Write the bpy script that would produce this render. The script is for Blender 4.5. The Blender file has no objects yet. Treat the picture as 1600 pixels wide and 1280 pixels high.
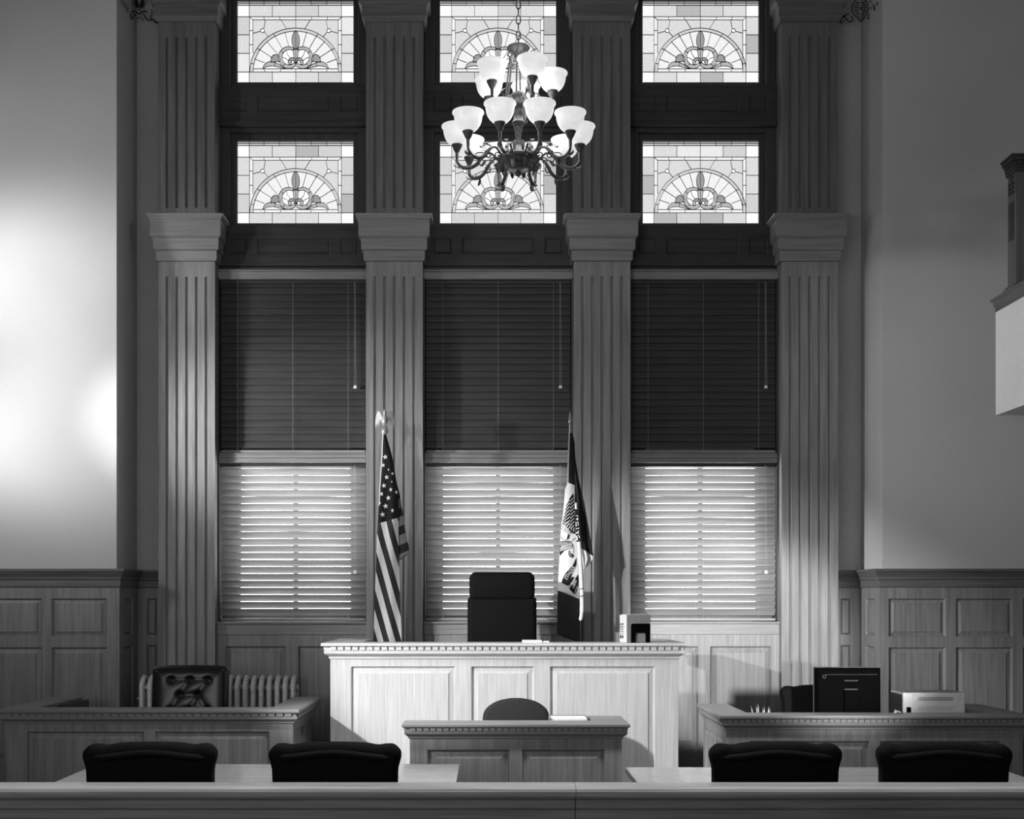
import bpy, math, random
from mathutils import Vector, Matrix
random.seed(7)
SC = bpy.context.scene
COL = SC.collection
PI = math.pi
F, VX, VY, EYE = 1960.0, 765.0, 935.0, 1.585

def at(px, py, Y):
    return ((px - VX) * Y / F, Y, EYE - (py - VY) * Y / F)

def lin(s):
    s = s / 255.0
    return s / 12.92 if s <= 0.04045 else ((s + 0.055) / 1.055) ** 2.4

# ------------------------------------------------------------------ materials
MATS = {}
def newmat(name):
    m = bpy.data.materials.new(name); m.use_nodes = True
    nt = m.node_tree
    for n in list(nt.nodes): nt.nodes.remove(n)
    out = nt.nodes.new('ShaderNodeOutputMaterial')
    return m, nt, out

def g4(v): return (v, v, v, 1.0)

def principled(nt, out, rough=0.5, spec=0.5, metal=0.0, coat=0.0):
    b = nt.nodes.new('ShaderNodeBsdfPrincipled')
    b.inputs['Roughness'].default_value = rough
    b.inputs['Specular IOR Level'].default_value = spec
    b.inputs['Metallic'].default_value = metal
    b.inputs['Coat Weight'].default_value = coat
    nt.links.new(b.outputs[0], out.inputs[0])
    return b

def noise_ramp(nt, scale_vec, nscale, lo, hi, p0=0.3, p1=0.7, detail=5, dist=0.0):
    tc = nt.nodes.new('ShaderNodeTexCoord'); mp = nt.nodes.new('ShaderNodeMapping')
    mp.inputs['Scale'].default_value = scale_vec
    nz = nt.nodes.new('ShaderNodeTexNoise'); nz.inputs['Scale'].default_value = nscale
    nz.inputs['Detail'].default_value = detail; nz.inputs['Distortion'].default_value = dist
    rp = nt.nodes.new('ShaderNodeValToRGB')
    rp.color_ramp.elements[0].position = p0; rp.color_ramp.elements[0].color = g4(lo)
    rp.color_ramp.elements[1].position = p1; rp.color_ramp.elements[1].color = g4(hi)
    nt.links.new(tc.outputs['Object'], mp.inputs[0]); nt.links.new(mp.outputs[0], nz.inputs[0])
    nt.links.new(nz.outputs['Fac'], rp.inputs[0])
    return rp, nz

def mul(nt, a, b):
    mx = nt.nodes.new('ShaderNodeMix'); mx.data_type = 'RGBA'; mx.blend_type = 'MULTIPLY'
    mx.inputs[0].default_value = 1.0
    nt.links.new(a, mx.inputs[6]); nt.links.new(b, mx.inputs[7])
    return mx.outputs[2]

def wood(name, base, axis='z', rough=0.42, spec=0.4, var=0.22):
    if name in MATS: return MATS[name]
    m, nt, out = newmat(name)
    b = principled(nt, out, rough, spec)
    s = {'x': (0.35, 7, 7), 'y': (7, 0.35, 7), 'z': (7, 7, 0.35)}[axis]
    r1, n1 = noise_ramp(nt, s, 5.0, base * (1 - var), base * (1 + var), 0.3, 0.7, 6, 0.3)
    s2 = {'x': (1.2, 60, 60), 'y': (60, 1.2, 60), 'z': (60, 60, 1.2)}[axis]
    r2, n2 = noise_ramp(nt, s2, 3.0, 0.80, 1.08, 0.3, 0.65, 4)
    nt.links.new(mul(nt, r1.outputs[0], r2.outputs[0]), b.inputs['Base Color'])
    bp = nt.nodes.new('ShaderNodeBump'); bp.inputs['Strength'].default_value = 0.12; bp.inputs['Distance'].default_value = 0.002
    nt.links.new(n2.outputs['Fac'], bp.inputs['Height']); nt.links.new(bp.outputs[0], b.inputs['Normal'])
    MATS[name] = m
    return m

def plain(name, v, rough=0.5, spec=0.4, metal=0.0, var=0.06, nscale=40, coat=0.0, bump=0.0):
    if name in MATS: return MATS[name]
    m, nt, out = newmat(name)
    b = principled(nt, out, rough, spec, metal, coat)
    r, n = noise_ramp(nt, (1, 1, 1), nscale, v * (1 - var), v * (1 + var))
    nt.links.new(r.outputs[0], b.inputs['Base Color'])
    if bump:
        bp = nt.nodes.new('ShaderNodeBump'); bp.inputs['Strength'].default_value = bump; bp.inputs['Distance'].default_value = 0.003
        nt.links.new(n.outputs['Fac'], bp.inputs['Height']); nt.links.new(bp.outputs[0], b.inputs['Normal'])
    MATS[name] = m
    return m

def plaster(name, v):
    if name in MATS: return MATS[name]
    m, nt, out = newmat(name)
    b = principled(nt, out, 0.85, 0.15)
    r1, n1 = noise_ramp(nt, (1, 1, 1), 170, v * 0.84, v * 1.13, 0.3, 0.7, 3)
    r2, n2 = noise_ramp(nt, (1, 1, 1), 0.9, 0.93, 1.05, 0.3, 0.7, 2)
    nt.links.new(mul(nt, r1.outputs[0], r2.outputs[0]), b.inputs['Base Color'])
    bp = nt.nodes.new('ShaderNodeBump'); bp.inputs['Strength'].default_value = 0.15; bp.inputs['Distance'].default_value = 0.003
    nt.links.new(n1.outputs['Fac'], bp.inputs['Height']); nt.links.new(bp.outputs[0], b.inputs['Normal'])
    MATS[name] = m
    return m

def glow(name, v, strength=1.0, var=0.05, nscale=30, base=0.0):
    """glass lit from behind by daylight / a lamp"""
    if name in MATS: return MATS[name]
    m, nt, out = newmat(name)
    b = principled(nt, out, 0.25, 0.3)
    b.inputs['Base Color'].default_value = g4(base)
    r, n = noise_ramp(nt, (1, 1, 1), nscale, v * (1 - var), min(v * (1 + var), 4))
    nt.links.new(r.outputs[0], b.inputs['Emission Color'])
    b.inputs['Emission Strength'].default_value = strength
    MATS[name] = m
    return m

# ------------------------------------------------------------------ mesh builder
class MB:
    def __init__(self): self.v = []; self.f = []; self.m = []; self.uv = None; self.T = None
    def vert(self, p):
        if self.T: p = self.T(*p)
        self.v.append(tuple(p)); return len(self.v) - 1
    def face(self, idx, m=0): self.f.append(tuple(idx)); self.m.append(m)
    def poly(self, pts, m=0): self.face([self.vert(p) for p in pts], m)
    def box(self, x0, x1, y0, y1, z0, z1, m=0):
        i = [self.vert((x, y, z)) for z in (z0, z1) for y in (y0, y1) for x in (x0, x1)]
        for q in ((0, 2, 3, 1), (4, 5, 7, 6), (0, 1, 5, 4), (2, 6, 7, 3), (0, 4, 6, 2), (1, 3, 7, 5)):
            self.face([i[k] for k in q], m)
        return self
    def loft(self, rings, m=0, closed=True, caps=True):
        ids = [[self.vert(p) for p in r] for r in rings]
        n = len(ids[0])
        for a, b in zip(ids, ids[1:]):
            for k in range(n if closed else n - 1):
                j = (k + 1) % n
                self.face((a[k], a[j], b[j], b[k]), m)
        if caps and closed:
            self.face(ids[0][::-1], m); self.face(ids[-1], m)
        return self
    def prism(self, pts, axis, a, b, m=0):
        """pts 2-D polygon; axis 'y': pts are (x,z); 'x': (y,z); 'z': (x,y)"""
        def P(p, w):
            return {'y': (p[0], w, p[1]), 'x': (w, p[0], p[1]), 'z': (p[0], p[1], w)}[axis]
        return self.loft([[P(p, a) for p in pts], [P(p, b) for p in pts]], m)
    def lathe(self, prof, c=(0, 0, 0), n=24, m=0, axis='z', caps=False):
        rings = []
        for r, z in prof:
            ring = []
            for k in range(n):
                t = 2 * PI * k / n
                a, b = r * math.cos(t), r * math.sin(t)
                p = {'z': (a, b, z), 'y': (a, z, b), 'x': (z, a, b)}[axis]
                ring.append((c[0] + p[0], c[1] + p[1], c[2] + p[2]))
            rings.append(ring)
        return self.loft(rings, m, True, caps)
    def tube(self, pts, r, n=8, m=0, caps=True):
        pts = [Vector(p) for p in pts]
        rr = r if isinstance(r, (list, tuple)) else [r] * len(pts)
        rings = []; up = None
        for i, p in enumerate(pts):
            d = (pts[min(i + 1, len(pts) - 1)] - pts[max(i - 1, 0)]).normalized()
            if up is None: up = Vector((0, 0, 1)) if abs(d.z) < 0.9 else Vector((0, 1, 0))
            s = d.cross(up)
            if s.length < 1e-6: s = d.orthogonal()
            s.normalize(); up = s.cross(d).normalized()
            rings.append([tuple(p + s * rr[i] * math.cos(2 * PI * k / n) + up * rr[i] * math.sin(2 * PI * k / n)) for k in range(n)])
        return self.loft(rings, m, True, caps)
    def grid(self, fn, nu, nv, m=0, uvfn=None):
        ids = [[self.vert(fn(i / nu, j / nv)) for i in range(nu + 1)] for j in range(nv + 1)]
        for j in range(nv):
            for i in range(nu):
                self.face((ids[j][i], ids[j][i + 1], ids[j + 1][i + 1], ids[j + 1][i]), m)
        return self
    def sweep(self, path, prof, m=0, closed=False, caps=True):
        """path [(x,y)], prof closed loop [(out,z)]; out = to the right of travel, mitred"""
        n = len(path); rings = []
        def nrm(a, b):
            dx, dy = b[0] - a[0], b[1] - a[1]; L = math.hypot(dx, dy)
            return (dy / L, -dx / L)
        for i, p in enumerate(path):
            if closed:
                n0, n1 = nrm(path[i - 1], p), nrm(p, path[(i + 1) % n])
            else:
                n0 = nrm(path[max(i - 1, 0)], path[max(i - 1, 0) + 1])
                n1 = nrm(path[min(i, n - 2)], path[min(i, n - 2) + 1])
            bx, by = n0[0] + n1[0], n0[1] + n1[1]
            k = 2.0 / (bx * bx + by * by)
            rings.append([(p[0] + bx * k * o, p[1] + by * k * o, z) for o, z in prof])
        if closed: rings.append(rings[0])
        return self.loft(rings, m, True, caps and not closed)
    def build(self, name, mats, parent=None, smooth=False, bevel=0, seg=2, origin=None):
        o0 = Vector((0, 0, 0))
        if parent is not None:
            p = parent
            while p is not None: o0 = o0 + p.location; p = p.parent
        elif origin is not None: o0 = Vector(origin)
        me = bpy.data.meshes.new(name)
        me.from_pydata([(a - o0.x, b - o0.y, c - o0.z) for a, b, c in self.v], [], self.f)
        if not isinstance(mats, (list, tuple)): mats = [mats]
        for mt in mats: me.materials.append(mt)
        if len(mats) > 1: me.polygons.foreach_set('material_index', self.m)
        me.validate(); me.update()
        import bmesh
        bm = bmesh.new(); bm.from_mesh(me)
        bmesh.ops.recalc_face_normals(bm, faces=bm.faces); bm.to_mesh(me); bm.free()
        if smooth:
            me.polygons.foreach_set('use_smooth', [True] * len(me.polygons))
            me.set_sharp_from_angle(angle=math.radians(smooth if smooth > 1 else 45))
        o = bpy.data.objects.new(name, me); COL.objects.link(o)
        if parent is not None: o.parent = parent
        elif origin is not None: o.location = origin
        if bevel:
            bv = o.modifiers.new('bevel', 'BEVEL'); bv.width = bevel; bv.segments = seg; bv.limit_method = 'ANGLE'
            bv.angle_limit = math.radians(40); bv.harden_normals = False
        return o

def tag(o, label=None, cat=None, group=None, kind=None):
    if label: o['label'] = label
    if cat: o['category'] = cat
    if group: o['group'] = group
    if kind: o['kind'] = kind
    return o
def thing(name, label, cat, loc=(0, 0, 0), rz=0, group=None):
    o = bpy.data.objects.new(name, None); COL.objects.link(o); o.location = loc; o.rotation_euler = (0, 0, rz)
    o.empty_display_size = 0.1
    return tag(o, label, cat, group)
def struct(name):
    o = bpy.data.objects.new(name, None); COL.objects.link(o); return tag(o, kind='structure')
def copy_tree(o, parent=None):
    c = o.copy(); COL.objects.link(c); c.parent = parent
    for ch in list(o.children): copy_tree(ch, c)
    return c

def panelled(u0, u1, v0, v1, holes, T, thick=0.03, dp=1.0):
    """frame of stiles and rails with rectangular holes, and raised panels; local (u, w outward, v)"""
    us = sorted({u0, u1, *[h[0] for h in holes], *[h[1] for h in holes]})
    vs = sorted({v0, v1, *[h[2] for h in holes], *[h[3] for h in holes]})
    fr = MB(); fr.T = T
    for a, b in zip(us, us[1:]):
        run = None
        for c, d in zip(vs, vs[1:]):
            um, vm = (a + b) / 2, (c + d) / 2
            inside = any(h[0] < um < h[1] and h[2] < vm < h[3] for h in holes)
            if inside:
                if run: fr.box(a, b, -thick, 0, run[0], run[1]); run = None
            else: run = (run[0], d) if run else (c, d)
        if run: fr.box(a, b, -thick, 0, run[0], run[1])
    pans = []
    for h in holes:
        a, b, c, d = h; p = MB(); p.T = T
        mw = 0.010; bv = min(0.048, (b - a) * 0.13, (d - c) * 0.13); bv = max(bv, .0155)
        def ring(e, w): return [(a + e, w, c + e), (b - e, w, c + e), (b - e, w, d - e), (a + e, w, d - e)]
        # small ovolo, flat groove, bevel up to the raised field
        p.loft([ring(0, 0.001), ring(mw * 0.5, -0.002 * dp), ring(mw, -0.014 * dp), ring(mw + 0.004, -0.018 * dp), ring(bv, -0.009 * dp), ring(bv + 0.0015, -0.004 * dp)], 0, True, False)
        p.poly(ring(bv + 0.0015, -0.004 * dp))
        pans.append(p)
    return fr, pans

def front(y):   return lambda u, w, v: (u, y - w, v)      # faces the camera
def plusx(x):   return lambda u, w, v: (x + w, u, v)      # faces +x, u is y
def minusx(x):  return lambda u, w, v: (x - w, u, v)

def text_mesh(s, size):
    cu = bpy.data.curves.new('lettering', 'FONT'); cu.body = s; cu.size = size
    cu.align_x = 'CENTER'; cu.align_y = 'CENTER'; cu.resolution_u = 3
    ob = bpy.data.objects.new('lettering', cu); COL.objects.link(ob)
    bpy.context.view_layer.update()
    dg = bpy.context.evaluated_depsgraph_get()
    me = bpy.data.meshes.new_from_object(ob.evaluated_get(dg))
    vs = [tuple(v.co) for v in me.vertices]; fs = [tuple(p.vertices) for p in me.polygons]
    bpy.data.objects.remove(ob); bpy.data.meshes.remove(me); bpy.data.curves.remove(cu)
    return vs, fs
def add_text(mb, s, size, fn, m=0):
    vs, fs = text_mesh(s, size)
    ids = [mb.vert(fn(v[0], v[1])) for v in vs]
    for f in fs: mb.face([ids[k] for k in f], m)

# ------------------------------------------------------------------ palette
OAK_V  = wood('oak_vertical', 0.24, 'z')
OAK_H  = wood('oak_horizontal', 0.24, 'x', var=.13)
OAK_D  = wood('oak_depth', 0.24, 'y')
DOAK_V = wood('dark_oak_vertical', 0.05, 'z')
DOAK_H = wood('dark_oak_horizontal', 0.045, 'x', .5, .25)
BENCH_V = wood('bench_oak_vertical', 0.50, 'z', 0.4, 0.4, 0.06)
BENCH_H = wood('bench_oak_horizontal', 0.50, 'x', 0.4, 0.4, 0.06)
TABLE_W = wood('table_oak', 0.34, 'x', 0.10, 0.7, 0.10)
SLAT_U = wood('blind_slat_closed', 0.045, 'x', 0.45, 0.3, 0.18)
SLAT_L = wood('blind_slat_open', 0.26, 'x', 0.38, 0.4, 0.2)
PLASTER = plaster('wall_plaster', 0.55)
CEIL = plaster('ceiling_plaster', 0.45)
BLACKF = plain('black_upholstery', 0.0035, 0.8, 0.1, var=0.3, nscale=200)
BLACKL = plain('black_leather', 0.008, 0.30, 0.5, var=0.2, nscale=120, bump=0.05)
BLACKP = plain('black_plastic', 0.002, 0.7, 0.02)
DMETAL = plain('dark_metal', 0.03, 0.4, 0.5, 0.6)
BRONZE = plain('aged_bronze', 0.09, 0.42, 0.5, 0.5, var=0.4, nscale=60)
RADM = plain('radiator_paint', 0.62, 0.38, 0.5, 0.2, var=0.3, nscale=90, bump=0.1)
WHITEM = plain('gilt_metal', 0.34, 0.38, 0.5, 0.35, var=.35, nscale=90)
PAPER = plain('paper', 0.8, 0.8, 0.2)
CORD = plain('blind_cord', 0.35, 0.7, 0.2)
CARPET = plain('carpet', 0.03, 0.95, 0.1, var=0.4, nscale=150)
PAINT = plain('stencil_paint', 0.02, 0.8, 0.2)
# ================================================================== THE ROOM
XL, XR = -2.825, 2.975          # corners of the recess
YW, YB = 9.5, 10.0              # side wall planes facing the camera, back of the recess
PC = [-2.355 + 1.6148 * k for k in range(4)]          # pilaster centres
PH = 0.22                       # half pilaster width
BAY = [(PC[k] + PC[k + 1]) / 2 for k in range(3)]
OPEN = (PC[1] - PC[0]) / 2 - PH                        # half opening
GW = 0.4625                     # half glass width

def wall(name, boxes, mat=PLASTER):
    m = MB()
    for b in boxes: m.box(*b)
    return tag(m.build(name, mat), kind='structure')
wall('floor', [(-6, 6.2, -1.5, 10.3, -0.2, 0.0)], CARPET)
wall('ceiling', [(-6, 6.2, -1.5, 10.3, 7.2, 7.4)], CEIL)
wall('wall_left', [(-6, XL, YW, 10.3, 0, 7.2)])
wall('wall_right', [(XR, 6.2, YW, 10.3, 0, 7.2)])
wall('wall_west', [(-6.2, -6, -1.5, 10.3, 0, 7.2)])
wall('wall_east', [(6.2, 6.4, -1.5, 10.3, 0, 7.2)])

# back wall of the recess with window holes
GZ = [(4.571, 5.230), (5.696, 6.350)]                  # the stained panes
LZ = (1.45, 4.09)                                      # big lower windows
holes = []
for c in BAY:
    for z0, z1 in [LZ] + GZ: holes.append((c - GW - 0.03, c + GW + 0.03, z0 - 0.03, z1 + 0.03))
fr, _ = panelled(XL, XR, 0, 7.2, holes, front(YB + 0.05), 0.25)
tag(fr.build('wall_back', PLASTER), kind='structure')

# a step / platform the bench stands on
m = MB(); m.box(-1.19, 2.7, 8.55, 9.93, 0, 0.22); 
dais = tag(m.build('floor_platform', DOAK_H, bevel=0.006), kind='structure')
m = MB(); m.box(-1.2, 2.7, 8.53, 8.55, 0, 0.235)
m.build('platform_riser', DOAK_H, dais)

# ------------------------------------------------------------------ pilasters
def pilaster_shaft(c, y, z0, z1, f0, f1):
    """flat shaft with five round-ended reeded grooves"""
    m = MB(); n = 5; sp = 0.0757; gw = 0.0115; gd = 0.016
    def section(depth):
        pts = [(c - PH, y)]
        for k in range(n):
            x = c + (k - 2) * sp
            for t in range(7):
                a = PI * t / 6
                pts.append((x - gw * math.cos(a), y + depth * math.sin(a)))
        pts.append((c + PH, y))
        return pts
    flat, deep = section(0.0), section(gd)
    rows = [(z0, flat), (f0 - 0.001, flat), (f0 + 0.012, deep), (f1 - 0.012, deep), (f1 + 0.001, flat), (z1, flat)]
    m.loft([[(p[0], p[1], z) for p in s] for z, s in rows], 0, False, False)
    m.poly([(c - PH, y, z0), (c - PH, 10.06, z0), (c - PH, 10.06, z1), (c - PH, y, z1)])
    m.poly([(c + PH, y, z0), (c + PH, 10.06, z0), (c + PH, 10.06, z1), (c + PH, y, z1)])
    m.poly([(c - PH, y, z1), (c - PH, 10.06, z1), (c + PH, 10.06, z1), (c + PH, y, z1)])
    return m
def around(c, y): return [(c - PH, 10.04), (c - PH, y), (c + PH, y), (c + PH, 10.04)]
YP = 9.75
for k, c in enumerate(PC):
    r = struct('trim_%d' % (k + 1))
    pilaster_shaft(c, YP, 0.0, 4.24, 0.32, 4.087).build('lower_shaft', OAK_V, r)
    pilaster_shaft(c, YP, 4.5, 6.2, 4.62, 5.955).build('upper_shaft', wood('upper_oak', 0.14, 'z'), r)
    m = MB()
    m.sweep(around(c, YP), [(-.05, 4.205), (.012, 4.205), (.018, 4.222), (.018, 4.281), (.026, 4.283), (.036, 4.292), (.036, 4.372),
                            (.044, 4.378), (.055, 4.390), (.055, 4.512), (.062, 4.518), (.075, 4.542), (.078, 4.557), (-.05, 4.557)])
    m.box(c - PH, c + PH, YP, 10.04, 4.2, 4.557)
    m.build('capital', OAK_H, r, bevel=0.003)
    m = MB()
    m.sweep(around(c, YP), [(-.05, 6.065), (.010, 6.065), (.022, 6.085), (.03, 6.10), (.03, 6.175), (.045, 6.19), (.055, 6.2), (.055, 6.4), (.075, 6.43), (.075, 6.5), (-.05, 6.5)])
    m.box(c - PH, c + PH, YP, 10.04, 6.15, 7.2)
    m.build('upper_capital', wood('upper_oak_cross', 0.13, 'x'), r, bevel=0.003)

# ------------------------------------------------------------------ bays: spandrels, frames, aprons
tn = 5
for bi, c in enumerate(BAY):
    x0, x1 = c - OPEN, c + OPEN
    hol = lambda z0, z1: [(c - .515, c - .365, z0, z1), (c - .29, c + .29, z0, z1), (c + .365, c + .515, z0, z1)]
    r = struct('trim_%d' % tn); tn += 1
    for (za, zb, pa, pb) in ((5.333, 5.636, 5.425, 5.562), (4.20, 4.53, 4.30, 4.435)):
        fr, ps = panelled(x0, x1, za, zb, hol(pa, pb), front(9.90), 0.1, 0.35)
        fr.build('spandrel', DOAK_H, r)
        for p in ps: p.build('raised_panel', DOAK_H, r)
    m = MB()
    m.box(x0, x1, 9.875, 10.0, 5.310, 5.340); m.box(x0, x1, 9.885, 10.0, 5.340, 5.352)
    m.box(x0, x1, 9.90, 10.1, 4.17, 4.21); m.box(x0, x1, 9.90, 10.05, 6.40, 7.2)
    m.build('moulding', DOAK_H, r, bevel=0.003)
    # window head rail / meeting rail / sill and apron
    m = MB()
    m.box(x0, x1, 9.845, 10.05, 4.094, 4.158); m.box(x0, x1, 9.83, 10.05, 4.150, 4.163); m.box(x0, x1, 9.84, 10.05, 4.088, 4.097)
    m.build('head_rail', OAK_H, r, bevel=0.004)
    m = MB()
    m.box(x0, x1, 9.850, 10.0, 2.660, 2.720); m.box(x0, x1, 9.838, 10.0, 2.686, 2.694); m.box(x0, x1, 9.84, 10.0, 2.648, 2.662); m.box(x0, x1, 9.842, 10.0, 2.714, 2.726)
    m.build('meeting_rail', OAK_H, r, bevel=0.004)
    m = MB()
    m.box(x0, x1, 9.80, 10.05, 1.385, 1.402); m.box(x0, x1, 9.82, 10.05, 1.300, 1.39)
    m.build('window_sill', OAK_H, r, bevel=0.004)
    hs = [(x0 + .06, c - .045, 0.42, 1.21), (c + .045, x1 - .06, 0.42, 1.21)]
    fr, ps = panelled(x0, x1, 0.0, 1.305, hs, front(9.83), 0.15)
    fr.build('apron_frame', OAK_V, r)
    for p in ps: p.build('raised_panel', OAK_V, r)
    m = MB(); m.box(x0, x1, 9.80, 9.84, 0, 0.34); m.box(x0, x1, 9.808, 9.84, 0.34, 0.37)
    m.build('base_board', OAK_H, r, bevel=0.004)
    # jamb linings of the lower window
    m = MB()
    m.box(x0, x0 + .012, 9.84, 10.1, 1.40, 4.1); m.box(x1 - .012, x1, 9.84, 10.1, 1.40, 4.1)
    m.build('jamb', DOAK_V, r)

# ------------------------------------------------------------------ wainscot
def wainscot(name, side):
    r = struct(name)
    s = 1 if side == 'R' else -1
    yF, yB = 9.47, 9.97
    xc = 2.945 if side == 'R' else -2.795
    far = 6.0 * s
    rows = [(1.293, 1.585), (0.36, 1.216)]
    hs = []
    if side == 'R':
        cols = [(3.012, 3.444), (3.520, 3.950), (4.026, 4.456), (4.53, 4.96)]
    else:
        cols = [(-3.309, -2.888), (-3.80, -3.378), (-4.29, -3.868), (-4.78, -4.36)]
    for a, b in cols:
        for z0, z1 in rows: hs.append((a, b, z0, z1))
    a, b = (xc, far) if s > 0 else (far, xc)
    fr, ps = panelled(a, b, 0, 1.68, hs, front(yF), 0.03)
    fr.build('wainscot_frame', OAK_V, r)
    for p in ps: p.build('raised_panel', OAK_V, r)
    T = minusx(xc) if s > 0 else plusx(xc)
    hs = [(9.60, 9.83, z0, z1) for z0, z1 in rows]
    fr, ps = panelled(yF + .03, yB, 0, 1.68, hs, T, 0.03)
    fr.build('wainscot_frame', OAK_V, r)
    for p in ps: p.build('raised_panel', OAK_V, r)
    e = PC[3] + PH if s > 0 else PC[0] - PH
    a, b = (e, xc) if s > 0 else (xc, e)
    hs = [((a + b) / 2 - .04, (a + b) / 2 + .04, z0, z1) for z0, z1 in rows]
    fr, ps = panelled(a, b, 0, 1.68, hs, front(yB), 0.03)
    fr.build('wainscot_frame', OAK_V, r)
    for p in ps: p.build('raised_panel', OAK_V, r)
    prof = [(-.03, 1.665), (.004, 1.665), (.010, 1.675), (.010, 1.722), (.018, 1.730), (.020, 1.745), (.045, 1.785), (.050, 1.79), (.050, 1.808), (-.03, 1.808)]
    path = [(e, yB), (xc, yB), (xc, yF), (far, yF)] if s > 0 else [(far, yF), (xc, yF), (xc, yB), (e, yB)]
    m = MB(); m.sweep(path, prof); m.build('cap_moulding', wood('cap_oak', 0.15, 'x'), r, bevel=0.002)
    m = MB(); m.sweep(path, [(-.02, 0), (.02, 0), (.02, .16), (.012, .18), (-.02, .18)]); m.build('base_board', OAK_H, r)
wainscot('baseboard_left', 'L')
wainscot('baseboard_right', 'R')

# ------------------------------------------------------------------ stained-glass windows
SH = [glow('stained_%d' % v, lin(v) , 1.0, 0.07, 60) for v in (255, 244, 236, 222, 212, 186, 158, 132)]
S250, S236, S226, S214, S204, S185, S160, S132 = range(8)
LEAD = plain('lead_came', 0.01, 0.5, 0.4, 0.3)
ZS = 0.000645
rng = random.Random(3)
def stained(c, z0, z1):
    k = (z1 - z0) / 1045.0; yg = 10.02
    kx = GW / 717.0
    def P(x, y, d): return (c + (x - 780) * kx, yg - d, z0 + (1085 - y) * k)
    gl = MB(); ld = MB()
    cnt = [0]
    def fill(pts, s):
        cnt[0] += 1
        gl.poly([P(x, y, 0.0004 + 0.00006 * cnt[0]) for x, y in pts], s)
    def rect(x0, y0, x1, y1, s): fill([(x0, y0), (x1, y0), (x1, y1), (x0, y1)], s)
    def line(pts, w=5.2, shut=False):
        pts = [(p[0], p[1]) for p in pts]
        if shut: pts = pts + [pts[0]]
        for (ax, ay), (bx, by) in zip(pts, pts[1:]):
            L = math.hypot(bx - ax, by - ay) or 1
            nx, ny = -(by - ay) / L * w / 2, (bx - ax) / L * w / 2
            ex, ey = (bx - ax) / L * 1.5, (by - ay) / L * 1.5
            q = [(ax - ex + nx, ay - ey + ny), (bx + ex + nx, by + ey + ny), (bx + ex - nx, by + ey - ny), (ax - ex - nx, ay - ey - ny)]
            ld.loft([[P(x, y, 0.003) for x, y in q], [P(x, y, 0.011) for x, y in q]])
    mir = lambda pts: [(1560 - x, y) for x, y in pts]
    def both(fn, pts, *a, **k2): fn(pts, *a, **k2); fn(mir(pts), *a, **k2)
    rect(55, 35, 1505, 1090, S226)
    # thin rows along the head
    for i, (a, b) in enumerate(zip((65, 205, 388, 580, 780, 970, 1165, 1345), (205, 388, 580, 780, 970, 1165, 1345, 1500))):
        rect(a, 40, b, 62, S185); rect(a, 62, b, 88, S214 if i % 2 else S226)
        line([(b, 40), (b, 88)])
    line([(55, 62), (1505, 62)], 8); line([(55, 88), (1505, 88)], 8)
    tones = (S204, S214, S185, S204, S214, S226)
    xs = (205, 490, 780, 1062, 1345)
    for a, b in zip(xs, xs[1:]):
        rect(a, 88, b, 235, rng.choice(tones)); rect(a, 940, b, 1085, rng.choice(tones)); line([(b, 88), (b, 235)]); line([(b, 940), (b, 1085)])
    ys = (235, 466, 702, 940)
    for a, b in zip(ys, ys[1:]):
        rect(65, a, 207, b, rng.choice(tones)); rect(1345, a, 1500, b, rng.choice(tones)); line([(60, b), (207, b)]); line([(1345, b), (1500, b)])
    for (a, b, d, e) in ((65, 88, 205, 235), (1345, 88, 1500, 235), (65, 940, 205, 1085), (1345, 940, 1500, 1085)): rect(a, b, d, e, S250)
    line([(205, 88), (205, 235)]); line([(205, 940), (205, 1085)]); line([(1345, 88), (1345, 1085)]); line([(65, 235), (1500, 235)]); line([(60, 940), (1500, 940)])
    # inner border
    rect(208, 237, 1345, 940, S236); rect(250, 275, 1305, 900, S214)
    line([(208, 237), (208, 940)]); line([(250, 275), (1305, 275), (1305, 900)]); line([(250, 275), (250, 700)]); line([(250, 900), (1305, 900)])
    both(line, [(208, 237), (250, 275)])
    for x in (388, 583, 780): both(line, [(x, 237), (x, 275)])
    for x in (395, 592): both(line, [(x, 900), (x, 940)])
    for y in (412, 592): both(line, [(208, y), (250, y)])
    # the arch with its rays
    N = 48
    def arc(cx, cy, rx, ry, a0, a1, n): return [(cx + rx * math.cos(a0 + (a1 - a0) * i / n), cy - ry * math.sin(a0 + (a1 - a0) * i / n)) for i in range(n + 1)]
    outer, inner = arc(780, 940, 567, 560, 0, PI, N), arc(780, 940, 527, 520, 0, PI, N)
    fill([p for p in outer], S204)
    fill([p for p in inner], S236)
    rect(250, 902, 1305, 938, S236)
    line(outer); line(inner)
    rays = [((645, 432), (697, 622)), ((516, 468), (615, 645)), ((422, 552), (560, 716)), ((325, 648), (492, 760)), ((272, 775), (395, 822))]
    for a, b in rays: both(line, [a, b])
    for a, b in (((505, 452), (524, 487)), ((303, 642), (338, 660)), ((222, 828), (262, 838))): both(line, [a, b])
    both(line, [(405, 278), (384, 390)]); both(line, [(252, 446), (346, 420)]); both(line, [(390, 430), (442, 492)]); both(line, [(600, 278), (668, 390)])
    circ = arc(370, 412, 25, 25, 0, 2 * PI, 20)
    both(fill, circ, S250); both(line, circ)
    line([(780, 40), (780, 385)]); line([(780, 900), (780, 1085)])
    # side leaves
    hump = arc(530, 790, 58, 72, -0.2, PI, 16) + [(470, 815)]
    both(fill, hump, S160); both(line, hump, shut=True)
    leaf = [(372, 896), (388, 852), (425, 818), (470, 806), (525, 820), (585, 850), (650, 900), (590, 884), (500, 862), (430, 868)]
    both(fill, leaf, S185); both(line, leaf, shut=True)
    both(fill, [(380, 899), (430, 870), (500, 865), (590, 886), (640, 899)], S250)
    both(line, [(525, 820), (520, 862)])
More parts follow.
